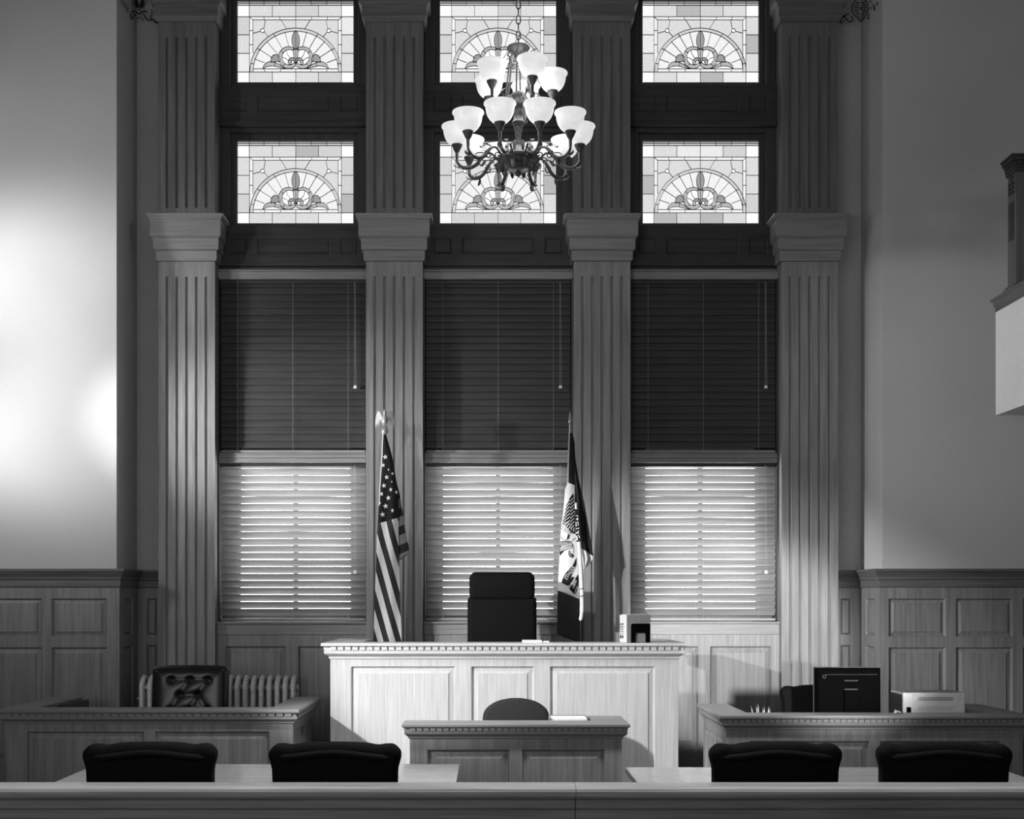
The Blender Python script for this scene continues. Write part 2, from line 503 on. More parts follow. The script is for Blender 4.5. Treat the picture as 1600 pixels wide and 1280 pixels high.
    # heart-shaped scrolls
    oc = arc(692, 757, 127, 140, PI * 0.30, PI * 1.72, 26); ic = arc(700, 752, 88, 98, PI * 1.66, PI * 0.36, 24)
    ring = oc + [(780, 838), (762, 822)] + ic + [(770, 652)]
    both(fill, arc(700, 752, 90, 100, 0, 2 * PI, 24), S250)
    both(fill, ring, S185); both(line, ring, shut=True)
    curl = arc(738, 815, 52, 58, PI * 1.05, 0.0, 14) + arc(742, 820, 22, 26, 0, PI * 1.0, 8)
    both(fill, curl, S160); both(line, curl, shut=True)
    c2 = arc(706, 820, 21, 23, 0, 2 * PI, 16); both(fill, c2, S236); both(line, c2)
    both(line, [(665, 668), (680, 720), (710, 760)], 4.5); both(line, [(618, 752), (660, 770), (695, 800)], 4.5)
    both(line, [(596, 672), (630, 700)]); both(line, [(625, 860), (648, 838)])
    # bud and stem
    stem = [(744, 650), (816, 650), (800, 800), (780, 830), (760, 800)]
    fill(stem, S185); line(stem, shut=True)
    half = [(780, 410), (757, 436), (739, 480), (731, 530), (735, 580), (750, 625), (780, 655)]
    bud = half + mir(half)[::-1][1:-1]
    fill(bud, S160); line(bud, shut=True); line([(780, 410), (780, 800)], 5)
    return gl, ld
wn = 1
OAKD2 = wood('window_oak', 0.05, 'z')
for c in BAY:
    for (z0, z1, fb, ft) in ((GZ[0][0], GZ[0][1], 4.53, 5.333), (GZ[1][0], GZ[1][1], 5.636, 6.45)):
        r = struct('window_%d' % wn); wn += 1
        gl, ld = stained(c, z0, z1)
        gl.build('pane', SH, r); ld.build('lead_came', LEAD, r)
        m = MB()
        for (hx, zz0, zz1, yf, yk) in ((.505, z0 - 0.04, z1 + .05, 9.935, 10.06), (GW, z0, z1, 9.985, 10.06)):
            ox = OPEN if hx == .505 else .51
            oz0, oz1 = (fb, ft) if hx == .505 else (z0 - .042, z1 + .052)
            m.box(c - ox, c - hx, yf, yk, oz0, oz1); m.box(c + hx, c + ox, yf, yk, oz0, oz1)
            m.box(c - hx, c + hx, yf, yk, zz1, oz1); m.box(c - hx, c + hx, yf, yk, oz0, zz0)
        m.build('frame', OAKD2, r, bevel=0.008, seg=3)
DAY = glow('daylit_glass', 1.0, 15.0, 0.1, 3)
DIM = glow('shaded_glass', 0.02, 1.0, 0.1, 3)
for c in BAY:
    r = struct('window_%d' % wn); wn += 1
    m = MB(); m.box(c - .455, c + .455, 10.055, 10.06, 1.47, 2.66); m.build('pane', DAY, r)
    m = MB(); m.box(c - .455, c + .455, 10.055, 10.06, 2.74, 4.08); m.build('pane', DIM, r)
    m = MB()
    m.box(c - OPEN + .012, c - .44, 10.0, 10.08, 1.40, 4.1); m.box(c + .44, c + OPEN - .012, 10.0, 10.08, 1.40, 4.1)
    m.box(c - .44, c + .44, 10.0, 10.08, 2.65, 2.75); m.box(c - .44, c + .44, 10.0, 10.08, 1.40, 1.455); m.box(c - .018, c + .018, 10.01, 10.05, 1.45, 2.66)
    m.build('sash', OAKD2, r)

# ------------------------------------------------------------------ wooden venetian blinds
def blind(c, bi, z0, z1, closed, cords):
    pos = ('left', 'middle', 'right')[bi]
    if closed: lab = 'closed dark wooden venetian blind in the upper part of the %s tall window' % pos
    else: lab = 'open wooden venetian blind letting daylight through, lower part of the %s tall window' % pos
    y = 9.895
    r = thing('venetian_blind', lab, 'blind', (c, y, z0), 0, 'closed upper blinds' if closed else 'open lower blinds')
    hw = OPEN - 0.018
    m = MB(); pitch = 0.0552
    n = int(round((z1 - z0 - 0.040) / pitch))
    if closed: tilt, wd = math.radians(80), 0.0605
    else: tilt, wd = math.radians(51), 0.0665
    rr = random.Random(bi + (5 if closed else 0))
    for k in range(n):
        zc = z0 + 0.045 + pitch * (k + 0.5)
        t = tilt + math.radians(rr.uniform(-.4, .4)) - (0 if closed else math.radians(4.5) * k / n)
        sag = rr.uniform(-.0012, .0012)
        ring = []
        for yy, tt in ((-.5, .0012), (-.25, .0028), (0, .0034), (.25, .0028), (.5, .0012), (.5, -.0012), (.25, .0002), (0, .0006), (-.25, .0002), (-.5, -.0012)):
            a, b = yy * wd, tt
            # the closed blinds hang room edge down, the open ones are tipped room edge up
            s = 1 if closed else -1
            ring.append((a * math.cos(t) - b * math.sin(t) * s, s * (a * math.sin(t)) + b * math.cos(t)))
        m.loft([[(x, y + p[0], zc + p[1] + dz) for p in ring] for x, dz in ((c - hw, 0), (c, sag), (c + hw, 0))])
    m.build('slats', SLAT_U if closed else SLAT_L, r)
    m = MB(); m.box(c - hw, c + hw, y - .022, y + .022, z0 + .004, z0 + .024); m.build('bottom_rail', SLAT_L, r, bevel=0.004)
    m = MB(); m.box(c - hw, c + hw, y - .02, y + .025, z1 - .03, z1); m.build('headrail', SLAT_U, r)
    m = MB()
    for dx in (-.435, 0.0, .435):
        m.tube([(c + dx, y - .027 if closed else y - .019, z0 + .01), (c + dx, y - .027 if closed else y - .019, z1 - .02)], 0.0011, 5)
    m.build('ladder_cord', CORD, r)
    for dx, zc in cords:
        m = MB()
        m.tube([(c + dx, y - .034, zc), (c + dx, y - .034, z1 - .02)], 0.0013, 5)
        m.tube([(c + dx + .012, y - .034, zc + .004), (c + dx + .006, y - .034, z1 - .02)], 0.0013, 5)
        cd = m.build('pull_cord', CORD, r)
        for q in (0, .012):
            m = MB(); m.lathe([(0, .016), (.004, .014), (.008, -.004), (.0085, -.010), (0, -.012)], (c + dx + q, y - .034, zc), 10)
            m.build('tassel', PAPER, cd, smooth=True)
for bi, c in enumerate(BAY):
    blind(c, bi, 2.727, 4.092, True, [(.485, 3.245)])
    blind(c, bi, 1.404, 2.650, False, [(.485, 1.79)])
# ================================================================== DESKS AND RAIL
def dentils(m, path, z0, z1, out0, out1, pitch, wfrac=0.76):
    for (ax, ay), (bx, by) in zip(path, path[1:]):
        L = math.hypot(bx - ax, by - ay); dx, dy = (bx - ax) / L, (by - ay) / L
        nx, ny = dy, -dx
        n = max(2, int(round(L / pitch))); p = L / n
        for k in range(n):
            s0 = k * p + p * (1 - wfrac) / 2; s1 = s0 + p * wfrac
            pts = [(ax + dx * s + nx * o, ay + dy * s + ny * o) for s, o in ((s0, out0), (s1, out0), (s1, out1), (s0, out1))]
            m.prism(pts, 'z', z0, z1)

def desk(name, label, cat, x0, x1, yf, yb, h, panels_f, panels_l, panels_r, topw, wv, wh, sc=1.0, thick=0.05, shelf=None, pitch=0.052, wd=0.2, ybl=None):
    """U-shaped enclosed courtroom desk; x0..x1, yf = faces of the body"""
    r = thing(name, label, cat, ((x0 + x1) / 2, (yf + yb) / 2, 0))
    ybl = ybl or yb
    path = [(x0, ybl), (x0, yf), (x1, yf), (x1, yb)]
    ov = 0.05 * sc
    m = MB()
    m.sweep(path, [(-topw, h - .022), (ov - .004, h - .022), (ov, h - .017), (ov, h - .004), (ov - .004, h), (-topw, h)])
    m.build('countertop', wh, r, bevel=0.002)
    m = MB()
    zt = h - .022
    m.sweep(path, [(-.02, zt - .075 * sc), (.006, zt - .075 * sc), (.009, zt - .07 * sc), (.009, zt - .062 * sc), (.016, zt - .056 * sc), (.030 * sc, zt - .046 * sc),
                   (.034 * sc, zt - .04 * sc), (.034 * sc, zt - .024 * sc), (.027 * sc, zt - .0225 * sc), (.027 * sc, zt), (-.02, zt)])
    m.build('cornice', wh, r)
    for pa, pb in zip(path, path[1:]):
        m = MB(); dentils(m, [pa, pb], zt - .0225 * sc, zt - .003, .020 * sc, .040 * sc, pitch)
        m.build('dentil_band', wh, r)
    zb = zt - .07 * sc
    for (a, b, T, hs) in ((x0, x1, front(yf), panels_f), (yf + thick, ybl, minusx(x0), panels_l), (yf + thick, yb, plusx(x1), panels_r)):
        fr, ps = panelled(a, b, 0, zb, hs, T, thick)
        fr.build('front_frame' if T is not None and hs is panels_f else 'side_frame', wv, r)
        for p in ps: p.build('raised_panel', wv, r)
    m = MB(); m.sweep(path, [(-.01, 0), (.018, 0), (.018, .085), (.010, .1), (-.01, .1)]); m.build('plinth', wh, r)
    # inner lining and worktop
    m = MB(); m.box(x0 + thick, x1 - thick, yf + thick, yf + thick + wd, .70 if shelf is None else shelf - .03, .73 if shelf is None else shelf)
    m.build('worktop', wh, r)
    # small cap under the inner edge of the counter
    m = MB()
    ip = [(x0 + topw - .02, yb), (x0 + topw - .02, yf + topw - .02)] if ybl == yb else [(x0 + .02, yf + topw - .02)]
    ip += [(x1 - topw + .02, yf + topw - .02), (x1 - topw + .02, yb)]
    dentils(m, ip[::-1], zt - .02, zt - .002, -.002, .012, pitch)
    m.sweep(ip, [(-.004, zt - .05), (.03, zt - .05), (.03, zt), (-.004, zt)])
    m.build('inner_moulding', wh, r)
    return r

BZ = 0.15
bench = desk('judge_bench', 'broad pale oak judge bench with three raised panels and a dentil cornice', 'desk',
     -1.07, 1.268, 8.43, 9.38, 1.285,
     [(-.933, -.228, .25, 1.129), (-.125, .301, .25, 1.129), (.404, 1.114, .25, 1.129)],
     [(8.56, 8.90, .3, 1.1), (8.98, 9.30, .3, 1.1)], [(8.56, 8.90, .3, 1.1), (8.98, 9.30, .3, 1.1)], 0.20, BENCH_V, BENCH_H, 1.15, shelf=0.95, pitch=0.0492, wd=.2)
clerk = desk('clerk_desk', 'small oak clerk desk standing in front of the judge bench', 'desk',
     -.447, .741, 7.03, 7.48, .885,
     [(-.351, .115, .13, .738), (.179, .649, .13, .738)], [], [(7.15, 7.42, .13, .73)], 0.16, OAK_V, OAK_H, 0.85, pitch=0.0375, wd=.38, ybl=7.20)
lbox = desk('witness_stand', 'enclosed oak stand with counter on the left, in front of the radiator', 'desk',
     -3.05, -1.240, 7.91, 8.92, .885,
     [(-2.918, -2.179, .13, .746), (-2.115, -1.388, .13, .746)],
     [(8.02, 8.38, .13, .74), (8.46, 8.84, .13, .74)], [(8.02, 8.38, .13, .74), (8.46, 8.84, .13, .74)], 0.155, OAK_V, OAK_H, 0.9, pitch=0.051)
m = MB(); m.box(-2.93, -2.862, 8.45, 8.96, .55, .862); m.build('inner_ledge', DOAK_V, lbox)
rbox = desk('reporter_desk', 'enclosed dark oak desk on the right carrying a monitor and a printer', 'desk',
     1.418, 3.20, 7.53, 8.32, .885,
     [(1.56, 2.282, .13, .729), (2.342, 3.066, .13, .729)],
     [(7.63, 7.88, .13, .73), (7.95, 8.24, .13, .73)], [(7.63, 7.88, .13, .73), (7.95, 8.24, .13, .73)], 0.155, OAK_V, OAK_H, 0.9, pitch=0.036, wd=.5)

def table(label, x0, x1, y0, y1):
    r = thing('counsel_table', label, 'table', ((x0 + x1) / 2, (y0 + y1) / 2, 0), 0, 'counsel tables')
    m = MB(); m.box(x0, x1, y0, y1, .718, .75); m.build('tabletop', TABLE_W, r, bevel=0.005)
    m = MB()
    a = .06
    m.box(x0 + a, x1 - a, y0 + a, y0 + a + .025, .60, .718); m.box(x0 + a, x1 - a, y1 - a - .025, y1 - a, .60, .718)
    m.box(x0 + a, x0 + a + .025, y0 + a, y1 - a, .60, .718); m.box(x1 - a - .025, x1 - a, y0 + a, y1 - a, .60, .718)
    m.build('apron', OAK_H, r)
    for x in (x0 + .09, x1 - .09):
        for y in (y0 + .09, y1 - .09):
            m = MB(); m.loft([[(x - s, y - s, z), (x + s, y - s, z), (x + s, y + s, z), (x - s, y + s, z)] for z, s in ((0, .024), (.5, .034), (.60, .036), (.719, .036))])
            m.build('leg', OAK_V, r)
    return r
table('polished oak counsel table on the left, behind the two left armless black chairs', -1.98, -.15, 5.42, 6.32)
table('polished oak counsel table on the right, behind the two right armless black chairs', .67, 2.50, 5.42, 6.20)

# the bar across the front
r = thing('courtroom_rail', 'long oak rail with rounded cap crossing the very front of the courtroom', 'railing', (0, 4.94, 0))
RAIL = wood('rail_oak', 0.15, 'x', 0.35); RAILV = wood('rail_oak_upright', 0.15, 'z', 0.4)
path = [(-4.2, 4.93), (0.335, 4.93)]
def seg_rail(xa, xb):
    m = MB()
    m.sweep([(xa, 4.94), (xb, 4.94)], [(-.07, .80), (.035, .80), (.05, .806), (.062, .82), (.066, .832), (.062, .843), (.052, .849), (.035, .85), (-.07, .85)])
    m.build('cap_rail', wood('rail_cap_oak', 0.30, 'x', 0.28), r, smooth=30)
    m = MB()
    m.sweep([(xa, 4.94), (xb, 4.94)], [(-.05, .55), (.02, .55), (.02, .715), (.026, .72), (.026, .757), (.034, .762), (.034, .796), (.042, .802), (-.05, .802)])
    m.build('fascia', RAIL, r, bevel=0.003)
seg_rail(-4.2, 0.335); seg_rail(0.337, 4.4)
hs = [(-4.05 + .7 * k, -4.05 + .7 * k + .6, .12, .50) for k in range(12)]
fr, ps = panelled(-4.2, 4.4, 0, .56, hs, front(4.925), .05)
fr.build('panel_frame', RAILV, r)
for p in ps: p.build('raised_panel', RAILV, r)

# ================================================================== CHAIRS
def star_base(r, h, mat=DMETAL):
    m = MB(); m.lathe([(.028, .06), (.03, .12), (.024, .125), (.022, h - .02), (.05, h - .015), (.05, h)], (0, 0, 0), 16, caps=True); m.build('column', mat, r, smooth=True)
    for k in range(5):
        a = 2 * PI * k / 5 + .3; c, s = math.cos(a), math.sin(a)
        m = MB()
        m.loft([[(c * d - s * w, s * d + c * w, z0), (c * d + s * w, s * d - c * w, z0), (c * d + s * w, s * d - c * w, z1), (c * d - s * w, s * d + c * w, z1)]
                for d, w, z0, z1 in ((.02, .025, .07, .12), (.15, .02, .065, .10), (.28, .016, .06, .085))])
        lg = m.build('leg', mat, r)
        m = MB(); m.lathe([(0, -.012), (.028, -.012), (.03, -.006), (.03, .006), (.028, .012), (0, .012)], (0, 0, 0), 14, axis='x')
        cs, sn = math.cos(a), math.sin(a)
        m.v = [(c * .28 + x * cs - y * sn, s * .28 + x * sn + y * cs, z + .03) for x, y, z in m.v]
        m.build('caster', BLACKP, lg)
def seat(r, w, d, z, mat, y0=0.0):
    m = MB()
    rings = []
    for zz, e in ((z - .09, .03), (z - .085, .01), (z - .05, 0), (z - .015, .006), (z, .04)):
        ring = []
        for k in range(32):
            t = 2 * PI * k / 32
            cx, sx = math.cos(t), math.sin(t)
            ring.append(((w / 2 - e) * math.copysign(abs(cx) ** .4, cx), y0 + (d / 2 - e) * math.copysign(abs(sx) ** .4, sx), zz))
        rings.append(ring)
    m.loft(rings); return m.build('seat', mat, r, smooth=60)

def slab_back(outline, y0, thick, lean, zref, crown=0.0):
    """cushion from an (x,z) outline, softly rounded; lean = dy/dz; y grows with thickness"""
    m = MB(); n = len(outline)
    cx = sum(p[0] for p in outline) / n; cz = sum(p[1] for p in outline) / n
    rings = []
    for e, w in ((.030, 0), (.010, .006), (.002, .018), (0, .035), (0, thick - .035), (.002, thick - .018), (.010, thick - .006), (.030, thick)):
        ring = []
        for i, (x, z) in enumerate(outline):
            a, b = outline[i - 1], outline[(i + 1) % n]
            tx, tz = b[0] - a[0], b[1] - a[1]; L = math.hypot(tx, tz) or 1
            nx, nz = tz / L, -tx / L
            if (x - cx) * nx + (z - cz) * nz < 0: nx, nz = -nx, -nz
            px, pz = x - nx * e, z - nz * e
            ring.append((px, y0 + w + (pz - zref) * lean + crown * (px * px), pz))
        rings.append(ring)
    m.loft(rings)
    return m

def smooth_poly(pts, n=6):
    out = []
    N = len(pts)
    for i in range(N):
        p0, p1, p2, p3 = pts[i - 1], pts[i], pts[(i + 1) % N], pts[(i + 2) % N]
        for k in range(n):
            t = k / n
            out.append(tuple(0.5 * ((2 * p1[j]) + (-p0[j] + p2[j]) * t + (2 * p0[j] - 5 * p1[j] + 4 * p2[j] - p3[j]) * t * t + (-p0[j] + 3 * p1[j] - 3 * p2[j] + p3[j]) * t ** 3) for j in (0, 1)))
    return out
def eared(hw, top, body, low, k=1.0):
    """camel-back outline with rounded ears; hw half width at the ears"""
    L = [(-body, low), (-body, top - .30 * k), (-body - .002, top - .14 * k), (-body - .004, top - .105 * k), (-hw + .006, top - .080 * k), (-hw, top - .055 * k), (-hw + .004, top - .03 * k),
         (-hw + .03, top - .005), (-hw + .06, top - .002), (-hw + .10, top - .006), (-hw * .42, top + .003), (0, top + .006)]
    pts = L + [(-x, z) for x, z in L[-2::-1]]
    return smooth_poly(pts, 4)

def counsel_chair(label, loc, rz, group='black counsel chairs seen from behind', sc=1.0, top=.975):
    """local: sitter faces +y, so the rear of the back faces -y"""
    r = thing('counsel_chair', label, 'chair', (0, 0, 0), 0, group)
    m = slab_back(eared(.278 * sc, top, .262 * sc, .50), -.28, .10, -.06, .6, 0.12)
    b = m.build('backrest', BLACKF, r, smooth=60)
    # padded roll along the upper edge
    pts = []
    for i in range(17):
        u = -1 + 2 * i / 16
        x = u * .235 * sc; z = top - .048 + .010 * math.cos(u * PI)
        pts.append((x, -.277 + (z - .6) * -.06 + .12 * x * x, z))
    m = MB(); m.tube(pts, [.004] + [.017] * 15 + [.004], 10); m.build('piping', BLACKF, b, smooth=True)
    seat(r, .52 * sc, .50, .47, BLACKF, .02)
    star_base(r, .385)
    r.location = loc; r.rotation_euler.z = rz
    return r
def xq(px, s): return (px - VX) / s
s5 = F / 5.25
ch = counsel_chair('black counsel chair at the left table, first from the left wall', (xq(229, s5), 5.53, 0), 0.03)
labs = ['black counsel chair at the left table, the one nearer the aisle', 'black counsel chair at the right table, the one nearer the aisle', 'black counsel chair at the right table, first from the right wall']
for px, rz, lb in zip((524, 1211.5, 1482), (-.02, .03, -.03), labs):
    c2 = copy_tree(ch); c2.location = (xq(px, s5), 5.53, 0); c2.rotation_euler.z = rz; c2['label'] = lb

# court reporter's chair, seen from the front (behind the monitor)
rc = counsel_chair('black camel-back chair behind the monitor at the right-hand desk', (2.22, 8.15, 0), PI + .05, None, 0.95, 1.0)
rc.name = 'desk_chair'

# tufted leather chair in the witness stand, sitter faces the camera (-y)
r = thing('leather_chair', 'tufted black leather chair inside the left stand, before the radiator', 'armchair', (0, 0, 0))
hw, top, low = .258, 1.118, .48
btn = [(-.128, 1.028), (-.0, 1.028), (.122, 1.028), (-.064, .925), (.058, .925), (-.128, .82), (0, .82), (.122, .82), (-.064, .72), (.058, .72)]
def segd(p, a, b):
    ax, az = a; bx, bz = b; t = max(0, min(1, ((p[0] - ax) * (bx - ax) + (p[1] - az) * (bz - az)) / ((bx - ax) ** 2 + (bz - az) ** 2)))
    return math.hypot(p[0] - ax - t * (bx - ax), p[1] - az - t * (bz - az))
creases = [(btn[p], btn[q]) for p, q in ((0, 1), (1, 2), (1, 3), (2, 4), (3, 4), (3, 5), (4, 6), (4, 7), (5, 6), (6, 7), (6, 8), (7, 9))]
def topz(x):
    u = abs(x) / hw
    return top + .006 * math.cos(u * PI / 2) - (.030 * max(0, (u - .86) / .14) ** 2)
def tuft(u, v):
    x = -hw + 2 * hw * u
    z = low + (topz(x) - low) * v
    e = min(u, 1 - u) * 2 * hw; ev = (1 - v) * (top - low)
    d = min(e, ev)
    puff = .045 * (1 - math.exp(-d / .025))
    dep = 0
    dep += .007 * math.exp(-(max(0, min(segd((x, z), a, b) for a, b in creases)) / .028) ** 1.3)
    for bx, bz in btn: dep += .013 * math.exp(-((x - bx) ** 2 + (z - bz) ** 2) / .0004)
    return (x, -puff + dep - (z - .6) * -.10, z)
m = MB(); m.grid(tuft, 70, 80)
bk = m.build('backrest_cushion', BLACKL, r, smooth=60)
for bx, bz in btn:
    p = tuft((bx + hw) / (2 * hw), (bz - low) / (topz(bx) - low))
    m = MB(); m.lathe([(0, -.008), (.006, -.006), (.009, 0), (.006, .004), (0, .005)], (p[0], p[1] + .004, p[2]), 10, axis='y'); m.build('button', BLACKL, bk, smooth=True)
m = MB()
ol = [(-hw, low)] + [(-hw + 2 * hw * i / 20, topz(-hw + 2 * hw * i / 20)) for i in range(21)] + [(hw, low)]
m.loft([[(x, w + (z - .6) * .10, z) for x, z in ol] for w in (.0, .06)])
m.build('back_shell', BLACKL, r, bevel=.01)
seat(r, .52, .50, .49, BLACKL, -.24)
for s in (-1, 1):
    m = MB()
    m.tube([(s * .27, .03, .66), (s * .30, -.10, .68), (s * .305, -.28, .67), (s * .30, -.40, .63), (s * .28, -.40, .50), (s * .24, -.30, .42)], [.022, .028, .03, .028, .022, .02], 10)
    m.build('armrest', BLACKL, r, smooth=True)
star_base(r, .40)
r.location = (-2.055, 8.58, 0); r.rotation_euler.z = .04

# judge's chair with head cushion
r = thing('judge_chair', 'tall black office chair with rounded head cushion behind the judge bench', 'chair', (0, 0, 0))
def rrect(x0, x1, z0, z1, rad, n=7):
    o = []
    for cx, cz, a0 in ((x1 - rad, z1 - rad, 0), (x0 + rad, z1 - rad, PI / 2), (x0 + rad, z0 + rad, PI), (x1 - rad, z0 + rad, 1.5 * PI)):
        for k in range(n + 1):
            a = a0 + PI / 2 * k / n; o.append((cx + rad * math.cos(a), cz + rad * math.sin(a)))
    return o
m = slab_back(rrect(-.237, .237, 1.352, 1.555, .05), -.085, .11, .05, 1.2); m.build('head_cushion', BLACKF, r, smooth=60)
m = slab_back(rrect(-.25, .25, .75, 1.378, .032), -.075, .11, .05, 1.2); m.build('back_cushion', BLACKF, r, smooth=60)
seat(r, .52, .50, .70, BLACKF, -.25)
for s in (-1, 1):
    m = MB(); m.tube([(s * .26, -.05, .70), (s * .29, -.05, .88), (s * .29, -.12, .92), (s * .29, -.32, .92), (s * .28, -.38, .88), (s * .26, -.38, .66)], .018, 8); m.build('armrest', BLACKP, r, smooth=True)
star_base(r, .62)
r.location = (.09, 9.12, .22)
r.rotation_euler.z = 0.0

# clerk's chair with rounded back
r = thing('clerk_chair', 'black chair with rounded back between the clerk desk and the judge bench', 'chair', (0, 0, 0))
ol = [(-.205, .60), (-.212, .78), (-.205, .862), (-.175, .905), (-.12, .938), (-.05, .955), (0, .958), (.05, .955), (.12, .938), (.175, .905), (.205, .862), (.212, .78), (.205, .60)]
m = slab_back(smooth_poly(ol, 4), -.03, .075, .08, .7); m.build('backrest', plain('charcoal_fabric', 0.018, .8, .2, var=.3, nscale=150), r, smooth=60)
m = MB(); m.box(-.03, .03, .03, .05, .42, .70); m.build('back_support', BLACKP, r)
seat(r, .46, .44, .47, BLACKF, -.20)
star_base(r, .385)
r.location = (.167, 7.86, 0); r.rotation_euler.z = .04
# ================================================================== RADIATOR
r = thing('radiator', 'silver cast-iron column radiator below the first window', 'radiator', (-2.06, 9.6, 0))
x = -2.635; n = 20
for k in range(n):
    xx = x + .0603 * k
    m = MB()
    pts = [(xx, 9.50, .10), (xx, 9.50, .90)] + [(xx, 9.585 - .085 * math.cos(a * PI / 8), .90 + .08 * math.sin(a * PI / 8)) for a in range(1, 8)] + [(xx, 9.67, .90), (xx, 9.67, .10)]
    m.tube(pts, [.021, .020] + [.020] * 7 + [.020, .021], 10)
    m.lathe([(.0, .118), (.009, .112), (.013, .095), (.016, .06)], (xx, 9.555, .885), 8)
    m.tube([(xx - .031, 9.585, .90), (xx + .031, 9.585, .90)], .024, 8); m.tube([(xx - .031, 9.585, .16), (xx + .031, 9.585, .16)], .024, 8)
    m.tube([(xx, 9.585, .10), (xx, 9.585, .955)], .012, 6)
    if k in (0, n - 1): m.box(xx - .02, xx + .02, 9.48, 9.69, 0, .12)
    m.build('section', RADM, r, smooth=60)
m = MB(); m.tube([(x - .03, 9.585, .16), (x - .09, 9.585, .16), (x - .09, 9.585, .0)], .014, 8); m.build('supply_pipe', RADM, r, smooth=60)
m = MB(); m.lathe([(0, -.02), (.012, -.02), (.014, 0), (.008, .012), (0, .014)], (x - .028, 9.56, .82), 8, axis='x'); m.build('air_valve', WHITEM, r, smooth=60)

# ================================================================== CHANDELIER
CH = (.172, 7.5)
r = thing('chandelier', 'two-tier bronze chandelier with bowl glass shades hanging from a chain', 'chandelier', (CH[0], CH[1], 4.1))
cx, cy = CH
m = MB()
for k in range(52):
    z = 4.885 + .046 * k
    pts = [(0, 0)] * 0
    for j in range(13):
        a = 2 * PI * j / 12; u, w = .013 * math.cos(a), .028 * math.sin(a)
        pts.append((cx + (u if k % 2 else 0), cy + (0 if k % 2 else u), z + .02 + w))
    m.tube(pts, .0036, 6, caps=False)
m.build('chain', BRONZE, r, smooth=60)
m = MB(); m.lathe([(.004, 4.90), (.022, 4.892), (.050, 4.886), (.066, 4.880), (.069, 4.874), (.062, 4.866), (.048, 4.852), (.030, 4.842), (.024, 4.825), (.012, 4.80), (0, 4.79)], (cx, cy, 0), 28); m.build('crown', BRONZE, r, smooth=60)
m = MB()
for k in range(6):
    a = 2 * PI * k / 6 + .35
    P = lambda rr, z: (cx + rr * math.cos(a), cy + rr * math.sin(a), z)
    m.tube([P(.045, 4.845), P(.064, 4.838), P(.068, 4.822), P(.055, 4.815), P(.052, 4.80)], .005, 6)
    m.tube([P(.052, 4.80), P(.066, 4.70), P(.080, 4.585)], .0052, 6)
m.build('support_rods', BRONZE, r, smooth=60)
m = MB()
m.lathe([(0, 4.62), (.028, 4.612), (.044, 4.596), (.050, 4.575), (.040, 4.556), (.026, 4.545), (.022, 4.52), (.028, 4.50), (.030, 4.47), (.026, 4.45), (.038, 4.432), (.040, 4.424), (.030, 4.412), (.024, 4.39),
         (.018, 4.35), (.016, 4.32), (.021, 4.305), (.021, 4.295), (.026, 4.28), (.040, 4.262), (.046, 4.245), (.060, 4.232), (.122, 4.222), (.130, 4.214), (.127, 4.202), (.108, 4.182), (.080, 4.164), (.070, 4.152), (.058, 4.140), (.030, 4.132), (.018, 4.128), (.02, 4.12), (.012, 4.112), (0, 4.102)], (cx, cy, 0), 32)
m.build('column', BRONZE, r, smooth=60)
SHADE = glow('alabaster_shade', 0.62, 1.0, 0.08, 25, base=0.5)
def radial(a): return lambda rr, z, t=0.0: (cx + rr * math.cos(a) - t * math.sin(a), cy + rr * math.sin(a) + t * math.cos(a), z)
def fixture(a, R, zb, s=1.0):
    """bowl shade, its holder; zb = bottom of the glass"""
    P = radial(a); o = P(R, 0)
    m = MB()
    m.lathe([(.010 * s, zb - .048), (.012, zb - .044), (.020, zb - .030), (.030, zb - .008), (.033, zb - .004), (.033, zb + .004), (.02, zb + .008)], (o[0], o[1], 0), 20)
    m.lathe([(.009, zb - .085), (.010, zb - .06), (.010, zb - .046)], (o[0], o[1], 0), 12)
    m.build('shade_holder', BRONZE, r, smooth=60)
    m = MB()
    prof = [(.030, 0), (.046, .008), (.060, .022), (.071, .040), (.078, .060), (.0815, .080), (.082, .092), (.088, .099), (.093, .107), (.092, .113), (.087, .115), (.081, .109), (.077, .090), (.072, .058), (.056, .028), (.034, .010)]
    m.lathe([(q * s, zb + z * s) for q, z in prof], (o[0], o[1], 0), 32)
    m.build('glass_shade', SHADE, r, smooth=60)
def leaf(m, P, pts, w):
    """flat acanthus leaf along (r,z) points"""
    n = len(pts)
    for sgn in (-1, 1):
        L = []
        for i, (q, z) in enumerate(pts):
            ww = w * math.sin(PI * (i + .6) / (n + .2))
            L.append((P(q, z, 0), P(q, z + .004, sgn * ww)))
        for (a, b), (c_, d) in zip(L, L[1:]): m.poly([a, b, d, c_])
def spline(pts, n=6):
    out = []
    for i in range(len(pts) - 1):
        p0, p1, p2, p3 = pts[max(i - 1, 0)], pts[i], pts[i + 1], pts[min(i + 2, len(pts) - 1)]
        for k in range(n):
            t = k / n
            out.append(tuple(0.5 * (2 * p1[j] + (p2[j] - p0[j]) * t + (2 * p0[j] - 5 * p1[j] + 4 * p2[j] - p3[j]) * t * t + (3 * p1[j] - p0[j] - 3 * p2[j] + p3[j]) * t ** 3) for j in range(len(p1))))
    out.append(pts[-1]); return out
